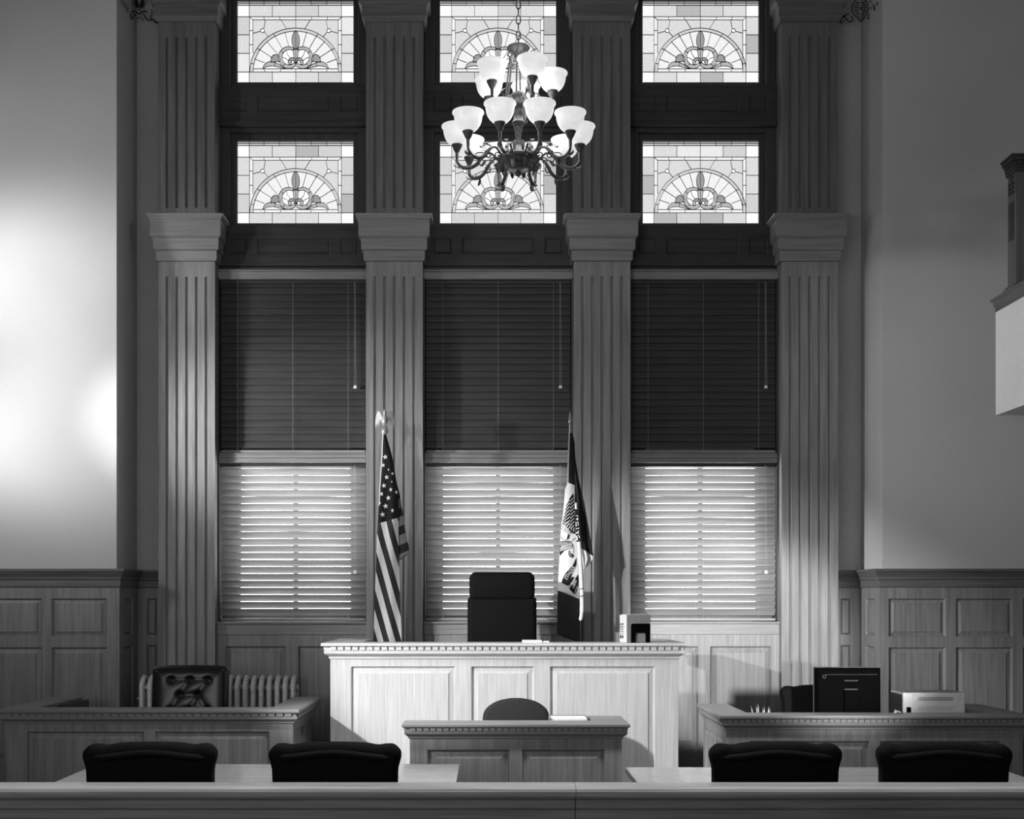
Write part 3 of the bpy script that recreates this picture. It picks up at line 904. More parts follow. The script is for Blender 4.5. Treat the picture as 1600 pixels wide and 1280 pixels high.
for k in range(10):
    a = 2 * PI * k / 10
    P = radial(a); R = .367
    fixture(a, R, 4.296)
    m = MB()
    path = spline([(R, 4.215), (R - .004, 4.190), (R - .03, 4.163), (R - .075, 4.158), (R - .115, 4.178), (.225, 4.212), (.195, 4.240), (.165, 4.246), (.140, 4.226), (.115, 4.206), (.075, 4.208)], 5)
    rad = [.0068 + .0048 * math.sin(PI * min(1, i / len(path) * 1.6)) for i in range(len(path))]
    m.tube([P(q, z) for q, z in path], rad, 8)
    # scrolls and acanthus leaves
    sc_ = [(.225 + .026 * (1 - t / 18) * math.cos(.6 + t * .5), 4.19 + .026 * (1 - t / 18) * math.sin(.6 + t * .5)) for t in range(15)]
    m.tube([P(q, z) for q, z in sc_], .0042, 6)
    sc_ = [(.155 + .022 * (1 - t / 18) * math.cos(2.4 - t * .5), 4.20 + .022 * (1 - t / 18) * math.sin(2.4 - t * .5)) for t in range(15)]
    m.tube([P(q, z) for q, z in sc_], .0038, 6)
    leaf(m, P, spline([(R - .06, 4.168), (R - .02, 4.155), (R + .012, 4.165), (R + .022, 4.180)], 4), .014)
    leaf(m, P, spline([(.30, 4.17), (.285, 4.14), (.292, 4.115), (.300, 4.105)], 4), .013)
    leaf(m, P, spline([(.20, 4.245), (.245, 4.245), (.27, 4.222), (.285, 4.228)], 4), .012)
    leaf(m, P, spline([(.075, 4.222), (.085, 4.255), (.078, 4.285), (.072, 4.300)], 4), .011)
    leaf(m, P, spline([(.105, 4.195), (.118, 4.170), (.112, 4.140), (.106, 4.125)], 4), .012)
    m.build('arm', BRONZE, r, smooth=50)
for k in range(5):
    a = math.radians(-90 + 22 + 72 * k); P = radial(a); R = .205
    fixture(a, R, 4.622, .98)
    m = MB()
    path = spline([(R, 4.54), (R - .004, 4.522), (R - .025, 4.502), (R - .06, 4.505), (.115, 4.535), (.088, 4.560), (.062, 4.570), (.04, 4.566)], 5)
    m.tube([P(q, z) for q, z in path], [.0062 + .003 * math.sin(PI * i / len(path)) for i in range(len(path))], 8)
    leaf(m, P, spline([(R - .05, 4.508), (R - .01, 4.495), (R + .016, 4.512), (R + .02, 4.53)], 4), .012)
    leaf(m, P, spline([(.10, 4.55), (.13, 4.575), (.115, 4.60), (.10, 4.605)], 4), .012)
    sc_ = [(.10 + .020 * (1 - t / 18) * math.cos(.6 + t * .5), 4.515 + .02 * (1 - t / 18) * math.sin(.6 + t * .5)) for t in range(15)]
    m.tube([P(q, z) for q, z in sc_], .0036, 6)
    m.build('arm', BRONZE, r, smooth=50)

# ================================================================== FLAGS
def lerp_rows(rows, y):
    """rows: [(y, a, b...)] sorted"""
    if y <= rows[0][0]: return rows[0][1:]
    for p, q in zip(rows, rows[1:]):
        if y <= q[0]:
            t = (y - p[0]) / (q[0] - p[0])
            return tuple(p[k] + (q[k] - p[k]) * t for k in range(1, len(p)))
    return rows[-1][1:]

def mathn(nt, op, a, b=None, c=None):
    n = nt.nodes.new('ShaderNodeMath'); n.operation = op
    for i, v in enumerate((a, b, c)):
        if v is None: continue
        if isinstance(v, (int, float)): n.inputs[i].default_value = v
        else: nt.links.new(v, n.inputs[i])
    return n.outputs[0]
def mixc(nt, f, a, b):
    return mathn(nt, 'ADD', mathn(nt, 'MULTIPLY', f, b), mathn(nt, 'MULTIPLY', mathn(nt, 'SUBTRACT', 1.0, f), a))
def cloth_out(nt, out, val):
    b = principled(nt, out, 0.75, 0.2)
    b.inputs['Sheen Weight'].default_value = 0.1
    tc = nt.nodes.new('ShaderNodeTexCoord')
    nz = nt.nodes.new('ShaderNodeTexNoise'); nz.inputs['Scale'].default_value = 300; nt.links.new(tc.outputs['Object'], nz.inputs[0])
    bp = nt.nodes.new('ShaderNodeBump'); bp.inputs['Strength'].default_value = .1; bp.inputs['Distance'].default_value = .001
    nt.links.new(nz.outputs['Fac'], bp.inputs['Height']); nt.links.new(bp.outputs[0], b.inputs['Normal'])
    cc = nt.nodes.new('ShaderNodeCombineColor')
    for i in range(3): nt.links.new(val, cc.inputs[i])
    nt.links.new(cc.outputs[0], b.inputs['Base Color'])
CL_DARK, CL_RED, CL_WHITE = 0.008, 0.035, 0.72
WCLOTH = plain('white_cloth', CL_WHITE, .75, .2); DCLOTH = plain('dark_cloth', CL_DARK, .75, .2); RCLOTH = plain('mid_cloth', 0.04, .75, .2)

def patch(rows, YF, fold, nu=24, nv=120, ox=560, oy=620, kz=3.283):
    """cloth strip between left/right edges given down its length; returns builder + uv list (pattern space)"""
    y0, y1 = rows[0][0], rows[-1][0]
    m = MB(); uvs = []
    def fn(u, v):
        yz = y0 + (y1 - y0) * v
        xl, xr = lerp_rows(rows, yz)
        # slanted lower hem handled by the rows' optional shear
        xz = xl + (xr - xl) * u
        uvs.append((u * (xr - xl) / 400.0, yz / 1300.0))
        p = at(ox + xz / kz, oy + yz / kz, YF)
        return (p[0], YF + fold(u, v, xz, yz), p[2])
    m.grid(fn, nu, nv)
    return m, uvs
def build_uv(m, uvs, name, mat, parent):
    o = m.build(name, mat, parent, smooth=80)
    me = o.data; ul = me.uv_layers.new(name='pattern')
    for lp in me.loops: ul.data[lp.index].uv = uvs[lp.vertex_index]
    return o

# ---- national flag
YFLAG = 9.46
px0 = at(601, 650, YFLAG)[0]
r = thing('national_flag', 'furled stars-and-stripes flag on an eagle-topped pole at one end of the bench', 'flag', (px0, YFLAG, 0.22))
m = MB(); m.lathe([(0, .22), (.16, .22), (.165, .235), (.14, .255), (.05, .27), (.03, .30), (.022, .33), (0, .33)], (px0, YFLAG + .0, 0), 24); m.build('base', BRONZE, r, smooth=60)
m = MB(); m.tube([(px0, YFLAG + .012, .24), (px0, YFLAG + .012, 2.86)], .011, 10); m.build('pole', wood('pole_oak', .3, 'z'), r, smooth=True)
# eagle
e = MB(); ez = 2.86; ey = YFLAG + .012
e.lathe([(0, 2.70), (.013, 2.705), (.014, 2.73), (.010, 2.74), (.011, 2.80), (.018, 2.815), (.024, 2.835), (.024, 2.85), (.016, 2.868), (.009, 2.876), (.012, 2.882)], (px0, ey, 0), 16)
e.lathe([(0, 2.875), (.014, 2.885), (.020, 2.905), (.019, 2.93), (.012, 2.95), (.010, 2.96), (.0125, 2.97), (.009, 2.985), (0, 2.99)], (px0, ey, 0), 14)
e.tube([(px0, ey, 2.975), (px0 - .012, ey - .01, 2.975), (px0 - .018, ey - .013, 2.967)], [.007, .005, .001], 6)
for s in (-1, 1):
    w = [(s * .010, 2.925), (s * .024, 2.955), (s * .036, 2.978), (s * .048, 2.982), (s * .060, 2.95), (s * .064, 2.905), (s * .060, 2.868), (s * .052, 2.91), (s * .048, 2.875), (s * .041, 2.92), (s * .036, 2.89), (s * .030, 2.93), (s * .020, 2.905)]
    e.loft([[(px0 + x, ey - .004 + yy + abs(x) * .25, z) for x, z in w] for yy in (-.004, .004)])
    e.tube([(px0 + s * .008, ey, 2.885), (px0 + s * .02, ey - .005, 2.866)], .005, 6)
e.v = [(px0 + (x - px0) * 1.12, y, 2.87 + (z - 2.87) * (1.18 if z > 2.87 else 1.0)) for x, y, z in e.v]
e.build('eagle_finial', WHITEM, r, smooth=40)
m_us, nt, out = newmat('stars_stripes_cloth')
uvn = nt.nodes.new('ShaderNodeUVMap'); uvn.uv_map = 'pattern'
sx = nt.nodes.new('ShaderNodeSeparateXYZ'); nt.links.new(uvn.outputs[0], sx.inputs[0])
X = mathn(nt, 'MULTIPLY', sx.outputs[0], 400.0); Y = mathn(nt, 'MULTIPLY', sx.outputs[1], 1300.0)
eff = mathn(nt, 'SUBTRACT', Y, mathn(nt, 'DIVIDE', X, 0.315))
ph = mathn(nt, 'FRACT', mathn(nt, 'DIVIDE', mathn(nt, 'SUBTRACT', eff, 312.0 - 194.0 * 4), 194.0))
stripe = mathn(nt, 'LESS_THAN', ph, 0.5)                 # 1 = white
cant = mathn(nt, 'LESS_THAN', mathn(nt, 'ADD', Y, mathn(nt, 'MULTIPLY', X, 0.30)), 652.0)
head = mathn(nt, 'MULTIPLY', mathn(nt, 'LESS_THAN', X, 5.0), mathn(nt, 'LESS_THAN', Y, 560.0))
val = mixc(nt, stripe, CL_RED, CL_WHITE)
val = mixc(nt, cant, val, CL_DARK)
val = mixc(nt, head, val, 0.55)
cloth_out(nt, out, val)
rows = [(195, 124, 143), (230, 121, 152), (300, 119, 172), (400, 112, 190), (500, 106, 205), (600, 103, 206), (640, 101, 205), (720, 95, 206), (850, 92, 208), (1000, 86, 212), (1100, 82, 216), (1260, 77, 221), (1420, 74, 226)]
def fold_us(u, v, x, y): return -.018 * math.sin(PI * u) - .008 * math.sin(u * 9 + v * 3) * min(1, v * 3)
m, uv = patch(rows, YFLAG, fold_us, 32, 160)
fl = build_uv(m, uv, 'flag_cloth', m_us, r)
# the rear fly falling behind, its stripes level
m_us2, nt, out = newmat('stripes_cloth_shaded')
uvn = nt.nodes.new('ShaderNodeUVMap'); uvn.uv_map = 'pattern'
sx = nt.nodes.new('ShaderNodeSeparateXYZ'); nt.links.new(uvn.outputs[0], sx.inputs[0])
X = mathn(nt, 'MULTIPLY', sx.outputs[0], 400.0); Y = mathn(nt, 'MULTIPLY', sx.outputs[1], 1300.0)
eff = mathn(nt, 'ADD', Y, mathn(nt, 'MULTIPLY', X, 0.42))
ph = mathn(nt, 'FRACT', mathn(nt, 'DIVIDE', mathn(nt, 'SUBTRACT', eff, 538.0 - 92 * 4), 92.0))
stripe = mathn(nt, 'LESS_THAN', ph, 0.52)
val = mixc(nt, stripe, CL_RED * .6, 0.20)  # stripe tones darkened here to carry the shade behind the front drape
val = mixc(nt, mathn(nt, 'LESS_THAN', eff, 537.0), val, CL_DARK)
cloth_out(nt, out, val)
rows2 = [(330, 165, 172), (420, 178, 191), (500, 178, 212), (600, 180, 228), (700, 186, 243), (770, 195, 258), (805, 200, 262), (822, 203, 238), (842, 205, 210)]
m, uv = patch(rows2, YFLAG + .03, lambda u, v, x, y: -.012 * math.sin(PI * u), 12, 80)
build_uv(m, uv, 'rear_fold', m_us2, r)
# stars
m = MB()
for sxp, syp, R in ((230, 530, 31), (207, 622, 27), (265, 672, 16), (310, 715, 22), (245, 755, 30), (302, 805, 14), (215, 848, 31), (290, 893, 27), (352, 920, 25), (188, 940, 28), (263, 985, 31), (168, 1040, 18), (233, 1075, 33), (310, 1125, 27), (200, 1168, 33)):
    zx, zy = (570 + sxp / 7.11 - 560) * 3.283, (640 + syp / 7.11 - 620) * 3.283
    xl, xr = lerp_rows(rows, zy); u = (zx - xl) / (xr - xl)
    c0 = at(570 + sxp / 7.11, 640 + syp / 7.11, YFLAG)
    dep = YFLAG + fold_us(u, (zy - 195) / 1225.0, 0, 0) - .004
    rs = R / 7.11 / F * YFLAG
    sq = .82 if R < 29 else .95
    pts = []
    for j in range(10):
        a = PI / 2 + j * PI / 5 + .15; q = rs if j % 2 == 0 else rs * .40
        xx = q * math.cos(a) * sq
        uu = u + xx / ((xr - xl) / 3.283 / F * YFLAG)
        pts.append((c0[0] + xx, YFLAG + fold_us(max(0, min(1, uu)), (zy - 195) / 1225.0, 0, 0) - .003, c0[2] + q * math.sin(a)))
    cen = (c0[0], dep, c0[2])
    for j in range(10): m.poly([cen, pts[j], pts[(j + 1) % 10]])
m.build('stars', WCLOTH, fl)

# ---- state flag (seen from its back, lettering reversed)
YS = 9.44
pX = at(893.5, 650, YS)[0]
r = thing('state_flag', 'furled dark and white flag with eagle and ribbon on a spear-topped pole, beside the books', 'flag', (pX, YS, 0.22))
m = MB(); m.lathe([(0, .22), (.16, .22), (.165, .235), (.14, .255), (.05, .27), (.03, .30), (.022, .33), (0, .33)], (pX, YS, 0), 24); m.build('base', BRONZE, r, smooth=60)
m = MB(); m.tube([(pX, YS + .02, .24), (pX - .012, YS + .02, 2.82)], .011, 10); m.build('pole', wood('pole_oak', .3, 'z'), r, smooth=True)
m = MB()
zt = lambda py: at(0, py, YS)[2]
m.lathe([(0, zt(640)), (.005, zt(645)), (.0135, zt(655)), (.014, zt(659)), (.008, zt(660)), (.008, zt(662)), (.011, zt(664)), (.007, zt(667)), (.010, zt(671)), (.009, zt(674)), (.012, zt(679)), (.012, zt(684)), (0, zt(684))], (pX - .012, YS + .02, 0), 16)
m.build('spear_finial', WHITEM, r, smooth=40)
O2 = dict(ox=850, oy=620, kz=3.281)
m_st, nt, out = newmat('state_flag_cloth')
uvn = nt.nodes.new('ShaderNodeUVMap'); uvn.uv_map = 'pattern'
sx = nt.nodes.new('ShaderNodeSeparateXYZ'); nt.links.new(uvn.outputs[0], sx.inputs[0])
X = mathn(nt, 'MULTIPLY', sx.outputs[0], 400.0); Y = mathn(nt, 'MULTIPLY', sx.outputs[1], 1300.0)
lo_ = mathn(nt, 'GREATER_THAN', mathn(nt, 'SUBTRACT', Y, mathn(nt, 'MULTIPLY', X, 0.40)), 993.0)
up_ = mathn(nt, 'LESS_THAN', mathn(nt, 'SUBTRACT', Y, mathn(nt, 'MULTIPLY', X, 0.35)), 440.0)
edge = mathn(nt, 'MULTIPLY', mathn(nt, 'LESS_THAN', X, 7.0), up_)
val = mixc(nt, lo_, CL_WHITE, 0.045)
val = mixc(nt, up_, val, CL_DARK)
val = mixc(nt, edge, val, 0.4)
cloth_out(nt, out, val)
rowsS = [(185, 126, 146), (240, 124, 158), (350, 120, 160), (440, 118, 158), (452, 117, 158), (475, 108, 157), (570, 100, 160), (700, 85, 168), (850, 77, 174), (1000, 70, 180), (1215, 66, 183), (1216, 66, 183), (1235, 108, 183), (1258, 178, 184)]
def fold_st(u, v, x, y): return -.02 * math.sin(PI * min(1, u * .9 + .1)) * min(1, v * 2 + .2)
m, uv = patch(rowsS, YS, fold_st, 20, 180, **O2)
fs = build_uv(m, uv, 'flag_cloth', m_st, r)
rowsR = [(215, 146, 153), (330, 150, 162), (420, 152, 176), (540, 155, 205), (640, 160, 223), (740, 168, 240), (810, 182, 251), (830, 190, 254), (850, 196, 240), (885, 203, 206)]
m_sr, nt, out = newmat('state_flag_fold')
uvn = nt.nodes.new('ShaderNodeUVMap'); uvn.uv_map = 'pattern'
sx = nt.nodes.new('ShaderNodeSeparateXYZ'); nt.links.new(uvn.outputs[0], sx.inputs[0])
X = mathn(nt, 'MULTIPLY', sx.outputs[0], 400.0); Y = mathn(nt, 'MULTIPLY', sx.outputs[1], 1300.0)
wh = mathn(nt, 'GREATER_THAN', mathn(nt, 'SUBTRACT', Y, mathn(nt, 'MULTIPLY', X, 0.75)), 768.0)
val = mixc(nt, wh, CL_DARK, 0.6)
cloth_out(nt, out, val)
m, uv = patch(rowsR, YS + .035, lambda u, v, x, y: -.03 * math.sin(PI * u) * (.3 + v) + .012 * math.sin(u * 11), 20, 90, **O2)
build_uv(m, uv, 'rear_fold', m_sr, r)
# rolled white edge with two dark bands
m = MB()
roll = [(545, 163, 6), (590, 166, 9), (700, 176, 10), (800, 183, 11), (900, 189, 11), (980, 193, 11), (1060, 195, 11), (1110, 193, 10), (1150, 187, 4)]
pts = []; rad = []
for yz, xz, w in roll:
    p = at(850 + xz / 3.281, 620 + yz / 3.281, YS - .022); pts.append(p); rad.append(w / 3.281 / F * YS)
m.tube(spline(pts, 4), [rad[min(len(rad) - 1, int(i / 4))] + 0.0 for i in range(len(spline(pts, 4)))], 12)
roll_o = m.build('rolled_edge', WCLOTH, r, smooth=60)
for yz, xz in ((985, 193), (1022, 194.3)):
    m = MB()
    p = at(850 + xz / 3.281, 620 + yz / 3.281, YS - .022)
    m.tube([(p[0], p[1], p[2] + .003), (p[0] + .001, p[1], p[2] - .003)], .0172, 12)
    m.build('dark_band', DCLOTH, roll_o)
# emblem: wing, body, ribbons (drawn in the 6.1x crop's coordinates)
KZ = 6.1
def emb(x, y, d=.004):
    px, py = 860 + x / KZ, 740 + y / KZ
    zx, zy = (px - 850) * 3.281, (py - 620) * 3.281
    xl, xr = lerp_rows(rowsS, zy); u = max(0, min(1, (zx - xl) / (xr - xl)))
    p = at(px, py, YS)
    return (p[0], YS + fold_st(u, (zy - 185) / 1073.0, 0, 0) - d, p[2])
def fillq(m, pts, d, mi=0, n=1):
    cx_ = sum(p[0] for p in pts) / len(pts); cy_ = sum(p[1] for p in pts) / len(pts)
    for a, b in zip(pts, pts[1:] + pts[:1]):
        m.poly([emb(cx_, cy_, d), emb(*a, d), emb(*b, d)], mi)
def stroke(m, pts, w, d, mi=0):
    for (ax, ay), (bx, by) in zip(pts, pts[1:]):
        L = math.hypot(bx - ax, by - ay) or 1; nx, ny = -(by - ay) / L * w / 2, (bx - ax) / L * w / 2
        m.poly([emb(ax + nx, ay + ny, d), emb(bx + nx, by + ny, d), emb(bx - nx, by - ny, d), emb(ax - nx, ay - ny, d)], mi)
m = MB()
D, W = 0, 1
fillq(m, [(214, 190), (222, 225), (228, 300), (232, 400), (236, 500), (234, 575), (205, 570), (180, 545), (145, 510), (115, 485), (118, 455), (130, 400), (142, 340), (155, 285), (180, 240)], .004, D)
for t in range(9):
    y = 250 + t * 33
    x0 = 150 - t * 4
    stroke(m, [(x0 - 8, y + 60), (x0 + 12, y + 30), (180 + t, y)], 5.5, .0055, W)
    stroke(m, [(185 + t, y + 18), (205, y - 2), (226, y - 22)], 5, .0055, W)
for t in range(5):
    stroke(m, [(135 + t * 20, 500 + t * 14), (150 + t * 18, 480 + t * 12), (180 + t * 11, 470 + t * 12)], 4.5, .006, W)
stroke(m, [(108, 500), (140, 530), (180, 558), (195, 580)], 5, .006, D)
stroke(m, [(95, 520), (130, 545), (165, 570), (180, 590)], 4, .006, D)
fillq(m, [(165, 580), (180, 590), (172, 625), (152, 632)], .006, D)
stroke(m, [(92, 605), (120, 628), (150, 632)], 4, .006, D)
stroke(m, [(205, 640), (225, 622), (240, 615)], 4, .006, D)
fillq(m, [(92, 650), (150, 640), (200, 650), (218, 690), (190, 715), (130, 735), (90, 785), (86, 740)], .004, D)
for t in range(9): stroke(m, [(96 + t * 13, 650 + abs(t - 4) * 1.5), (104 + t * 12.5, 700), (92 + t * 11, 745 - t * 4)], 5, .0055, W)
stroke(m, [(88, 715), (140, 690), (205, 672)], 5, .006, W)
fillq(m, [(170, 740), (180, 735), (195, 765), (215, 770), (225, 790), (205, 805), (185, 795), (172, 775)], .004, D)
stroke(m, [(178, 745), (186, 775), (205, 790)], 4, .0055, W); stroke(m, [(215, 700), (222, 730), (218, 760)], 5, .005, D)
# ribbons
fillq(m, [(247, 800), (247, 870), (215, 935), (165, 1072), (105, 1042), (112, 1010), (140, 955), (185, 905), (215, 870)], .004, D)
fillq(m, [(205, 985), (228, 990), (200, 1035), (178, 1068), (168, 1060), (180, 1020)], .0045, D)
fillq(m, [(262, 960), (268, 1030), (262, 1080), (240, 1150), (226, 1152), (178, 1102), (190, 1080), (235, 1005)], .0042, D)
stroke(m, [(205, 1040), (185, 1068), (168, 1090)], 4, .0062, W)
stroke(m, [(262, 1072), (240, 1105), (230, 1150)], 4, .0062, W)
def reversed_text(s, cx_, cy_, size, ang, squeeze=1.0, d=.007):
    # reversed lettering; ang = direction in which the word runs (image degrees, y down)
    ca, sa = math.cos(ang), math.sin(ang)
    def fn(u, v):
        u *= squeeze
        # up-vector is mirrored because the cloth is seen from its back
        return emb(cx_ + u * ca + v * (-sa) * 1.0, cy_ + u * sa + v * ca * 1.0, d)
    add_text(m, s, size, fn, W)
reversed_text('RIGHTS', 183, 950, 50, math.atan2(140, -100), .86)
reversed_text('WILL', 225, 1052, 48, math.atan2(105, -52), .80)
m.build('emblem', [DCLOTH, WCLOTH], fs)
# reversed word on the turned fold
m = MB()
def emb2(x, y, d):
    p = at(875 + x / 16.0, 780 + y / 16.0, YS - .022); return (p[0], p[1] - d, p[2])
def fill2(pts, d, mi): m.poly([emb2(x, y, d) for x, y in pts], mi)
fill2([(365, 250), (440, 265), (455, 400), (475, 560), (500, 740), (515, 900), (510, 1050), (405, 1080), (395, 900), (380, 700), (370, 500)], .018, 0)
for pts in ([(385, 415), (420, 405), (450, 430), (452, 450), (425, 425), (390, 432)], [(385, 525), (430, 470), (450, 485), (450, 525)],
            [(385, 590), (405, 575), (412, 690), (392, 690)], [(430, 565), (445, 560), (462, 660), (447, 665)],
            [(395, 740), (470, 718), (475, 738), (398, 760)], [(398, 862), (400, 840), (465, 790), (470, 812), (425, 845), (465, 845), (468, 868)],
            [(402, 930), (425, 905), (445, 1030), (405, 1035)], [(450, 900), (465, 895), (495, 965), (480, 985)]):
    m.poly([emb2(x, y, .0195) for x, y in pts], 1)
m.build('ribbon_lettering', [DCLOTH, WCLOTH], roll_o)
# ------------------------------------------------------------------ light levels
AMB = 0.36
CHL = 14
LIGHTS = [
 # low light from the tall windows on the left of the courtroom
 ('SPOT', 'window_key', (-4.0, 4.4, 2.85), (.35, 8.6, 1.22), 2300, .07, 28, .55),
 ('SPOT', 'window_key_high', (-4.6, 4.2, 4.2), (-.45, 9.5, 2.0), 700, .08, 24, .8),
 ('SPOT', 'window_wash', (-5.6, 7.35, 3.2), (-1.45, 9.75, 2.85), 1300, .06, 24, 1.0),
 ('SPOT', 'wall_wash_upper', (-5.9, 7.7, 4.25), (-3.6, 9.5, 4.0), 760, .3, 31, 1.0),
 ('SPOT', 'wall_wash_lower', (-5.9, 7.7, 2.95), (-3.55, 9.5, 2.85), 760, .3, 31, 1.0),
 ('SPOT', 'wall_wash_wide', (-5.9, 6.5, 3.6), (-3.4, 9.5, 3.55), 430, .3, 80, 1.0),
 ('SPOT', 'front_low', (2.4, 3.0, 1.9), (2.0, 9.83, 1.18), 1900, .12, 17, .6),
 ('SPOT', 'overhead_fill', (0.2, 5.2, 6.9), (0.2, 5.8, 0), 1700, .3, 62, .8),  # overhead fill added to lift rail cap and tabletops, no fixture modelled
 ('AREA', 'rear_fill', (-2.5, -1.2, 2.0), (0.5, 8.0, 0.5), 70, (3.0, 1.2)),  # unseen fill panel added behind the camera for the desk fronts
 ('SPOT', 'printer_fill', (3.9, 3.5, 3.3), (2.75, 7.75, .93), 230, .1, 8, .7),  # extra beam added only to brighten the printer
 ('SPOT', 'recess_fill', (-5.0, 4.0, 4.0), (3.25, 9.0, 3.1), 950, .2, 22, 1.0),  # extra beam added to lift the right reveal and balcony face
]
# ================================================================== THINGS ON THE DESKS
def rotz(m, c, a):
    ca, sa = math.cos(a), math.sin(a)
    m.v = [(c[0] + x * ca - y * sa, c[1] + x * sa + y * ca, z + c[2]) for x, y, z in m.v]
    return m
BT = 1.286
# row of law books (spines to the left) with a bookend in front
cx0, cy0, ang = (992 - VX) / (F / 8.53), 8.535, math.radians(16)
BK_COVER = plain('grey_book_cover', 0.20, .6, .3); BK_PALE = plain('pale_book_cover', 0.62, .6, .3); INK = plain('printed_ink', 0.05, .7, .2); PAGES = plain('book_pages', .6, .8, .2)
books = [(-.068, -.016, .172, .188, BK_COVER, 'thick grey book on the judge bench, nearest behind the bookend', BK_PALE, 'a'),
         (-.012, .028, .165, .190, BK_PALE, 'pale book with printed spine, middle of the row on the judge bench', BK_PALE, 'b'),
         (.030, .068, .160, .186, BK_PALE, 'slim pale book at the rear of the row on the judge bench', BK_PALE, 'c')]
for ya, yb, w, h, mat, lab, sp, q in books:
    r = thing('book', lab, 'book', (cx0, cy0, BT), 0, 'row of books on the judge bench')
    o = (cx0, cy0, BT)
    m = MB()
    m.box(-w / 2, w / 2, ya, ya + .004, 0, h); m.box(-w / 2, w / 2, yb - .004, yb, 0, h)
    rotz(m, o, ang).build('cover', mat, r, bevel=.001)
    m = MB(); m.box(-w / 2 - .003, -w / 2 + .003, ya, yb, 0, h); rotz(m, o, ang).build('spine', sp, r, bevel=.001)
    m = MB(); m.box(-w / 2 + .003, w / 2 - .004, ya + .004, yb - .004, .004, h - .005); rotz(m, o, ang).build('page_block', PAGES, r)
    m = MB(); rr = random.Random(ord(q))
    if q != 'a':
        for z, t in ((.62, .012), (.55, .006), (.49, .006), (.43, .005), (.37, .005), (.30, .004), (.14, .022)):
            m.box(-w / 2 - .0038, -w / 2 - .002, ya + .005 + rr.uniform(0, .004), yb - .005 - rr.uniform(0, .005), h * z, h * z + t)
        rotz(m, o, ang).build('spine_print', INK, r)
r = thing('bookend', 'black metal bookend with arched cut-out in front of the row of books', 'bookend', (cx0, cy0, BT))
m = MB(); o = (cx0 + .012, cy0, BT)
out_ = rrect(-.070, .070, -.01, .128, .012, 5)
out_ = [(x, max(z, 0.0)) for x, z in out_]
for a, b, c_, d in ((-.070, -.036, 0, .066), (.036, .070, 0, .066)): m.box(a, b, -.0725, -.0705, c_, d)
arch = rrect(-.036, .036, .0, .066, .012, 5)
m.prism([(-.070, .058), (-.036, .058), (-.036, .058), (-.032, .064), (-.024, .066), (.024, .066), (.032, .064), (.036, .058), (.070, .058), (.070, .117), (.066, .125), (.058, .128), (-.058, .128), (-.066, .125), (-.070, .117)], 'y', -.0725, -.0705)
m.box(-.070, .070, -.0725, -.069, 0, .0015)
rotz(m, o, ang).build('bookend_plate', BLACKP, r)

r = thing('notepad', 'white pad of paper lying on the judge bench before the tall chair', 'notepad', (.29, 8.5, BT))
m = MB(); m.box(.222, .352, 8.44, 8.60, BT, BT + .014); m.build('sheets', PAPER, r); m = MB(); m.box(.222, .352, 8.44, 8.46, BT + .014, BT + .016); m.build('binding', PAPER, r)
r = thing('eraser', 'small white block beside the pad of paper on the judge bench', 'eraser', (.377, 8.47, BT))
m = MB(); m.box(.358, .400, 8.45, 8.475, BT, BT + .011); m.build('block', PAPER, r, bevel=.002)

r = thing('letter_tray', 'flat paper tray on the clerk desk, right of the rounded chair', 'tray', (.48, 7.33, .73))
m = MB()
for z in (.735, .80, .865):
    m.box(.350, .570, 7.25, 7.43, z, z + .003)
    m.box(.350, .353, 7.25, 7.43, z, z + .03); m.box(.567, .570, 7.25, 7.43, z, z + .03); m.box(.350, .570, 7.427, 7.43, z, z + .03)
for x in (.352, .566):
    for y in (7.252, 7.425): m.box(x - .003, x + .003, y - .002, y + .004, .734, .893)
m.build('tray_frame', plain('tray_plastic', .25, .5), r)
m = MB(); m.box(.357, .563, 7.26, 7.42, .869, .888); m.build('paper_stack', PAPER, r)

# monitor seen from behind
r = thing('computer_monitor', 'black flat computer monitor seen from behind on the right-hand desk', 'monitor', (2.245, 7.86, .73))
X0, X1, Z0, Z1 = 2.040, 2.450, .815, 1.150
m = MB()
m.loft([[(X0 + e, y, Z0 + e), (X1 - e, y, Z0 + e), (X1 - e, y, Z1 - e), (X0 + e, y, Z1 - e)] for y, e in ((7.885, .0), (7.86, .001), (7.845, .006), (7.835, .02))])
m.build('back_shell', BLACKP, r, bevel=.003)
m = MB(); m.box(X0 - .003, X1 + .003, 7.885, 7.905, Z0 - .003, Z1 + .004); m.build('bezel', plain('silver_bezel', .10, .4), r, bevel=.003)
m = MB(); m.box(X0 + .015, X1 - .015, 7.905, 7.907, Z0 + .015, Z1 - .015); m.build('screen', BLACKP, r)
m = MB()
VG = plain('vent_grey', .006, .5)
m.box(X0 + .06, X1 - .03, 7.832, 7.836, Z1 - .043, Z1 - .040); m.box(2.215, 2.30, 7.831, 7.836, Z1 - .083, Z1 - .076); m.box(2.215, 2.30, 7.831, 7.836, Z1 - .138, Z1 - .130)
m.lathe([(.008, 7.831), (.012, 7.831), (.012, 7.836)], (X0 + .05, 0, Z1 - .055), 14, axis='y')
m.build('vent_slots', VG, r)
m = MB(); m.box(2.212, 2.302, 7.815, 7.836, .78, Z1 - .14); m.build('stand_neck', BLACKP, r, bevel=.004)
m = MB(); m.loft([[(2.257 + q * math.cos(2 * PI * k / 24) * 1.15, 7.85 + q * .8 * math.sin(2 * PI * k / 24), z) for k in range(24)] for q, z in ((.11, .7305), (.11, .74), (.10, .745))])
m.box(2.222, 2.292, 7.818, 7.838, .74, .80); m.build('stand_foot', BLACKP, r)

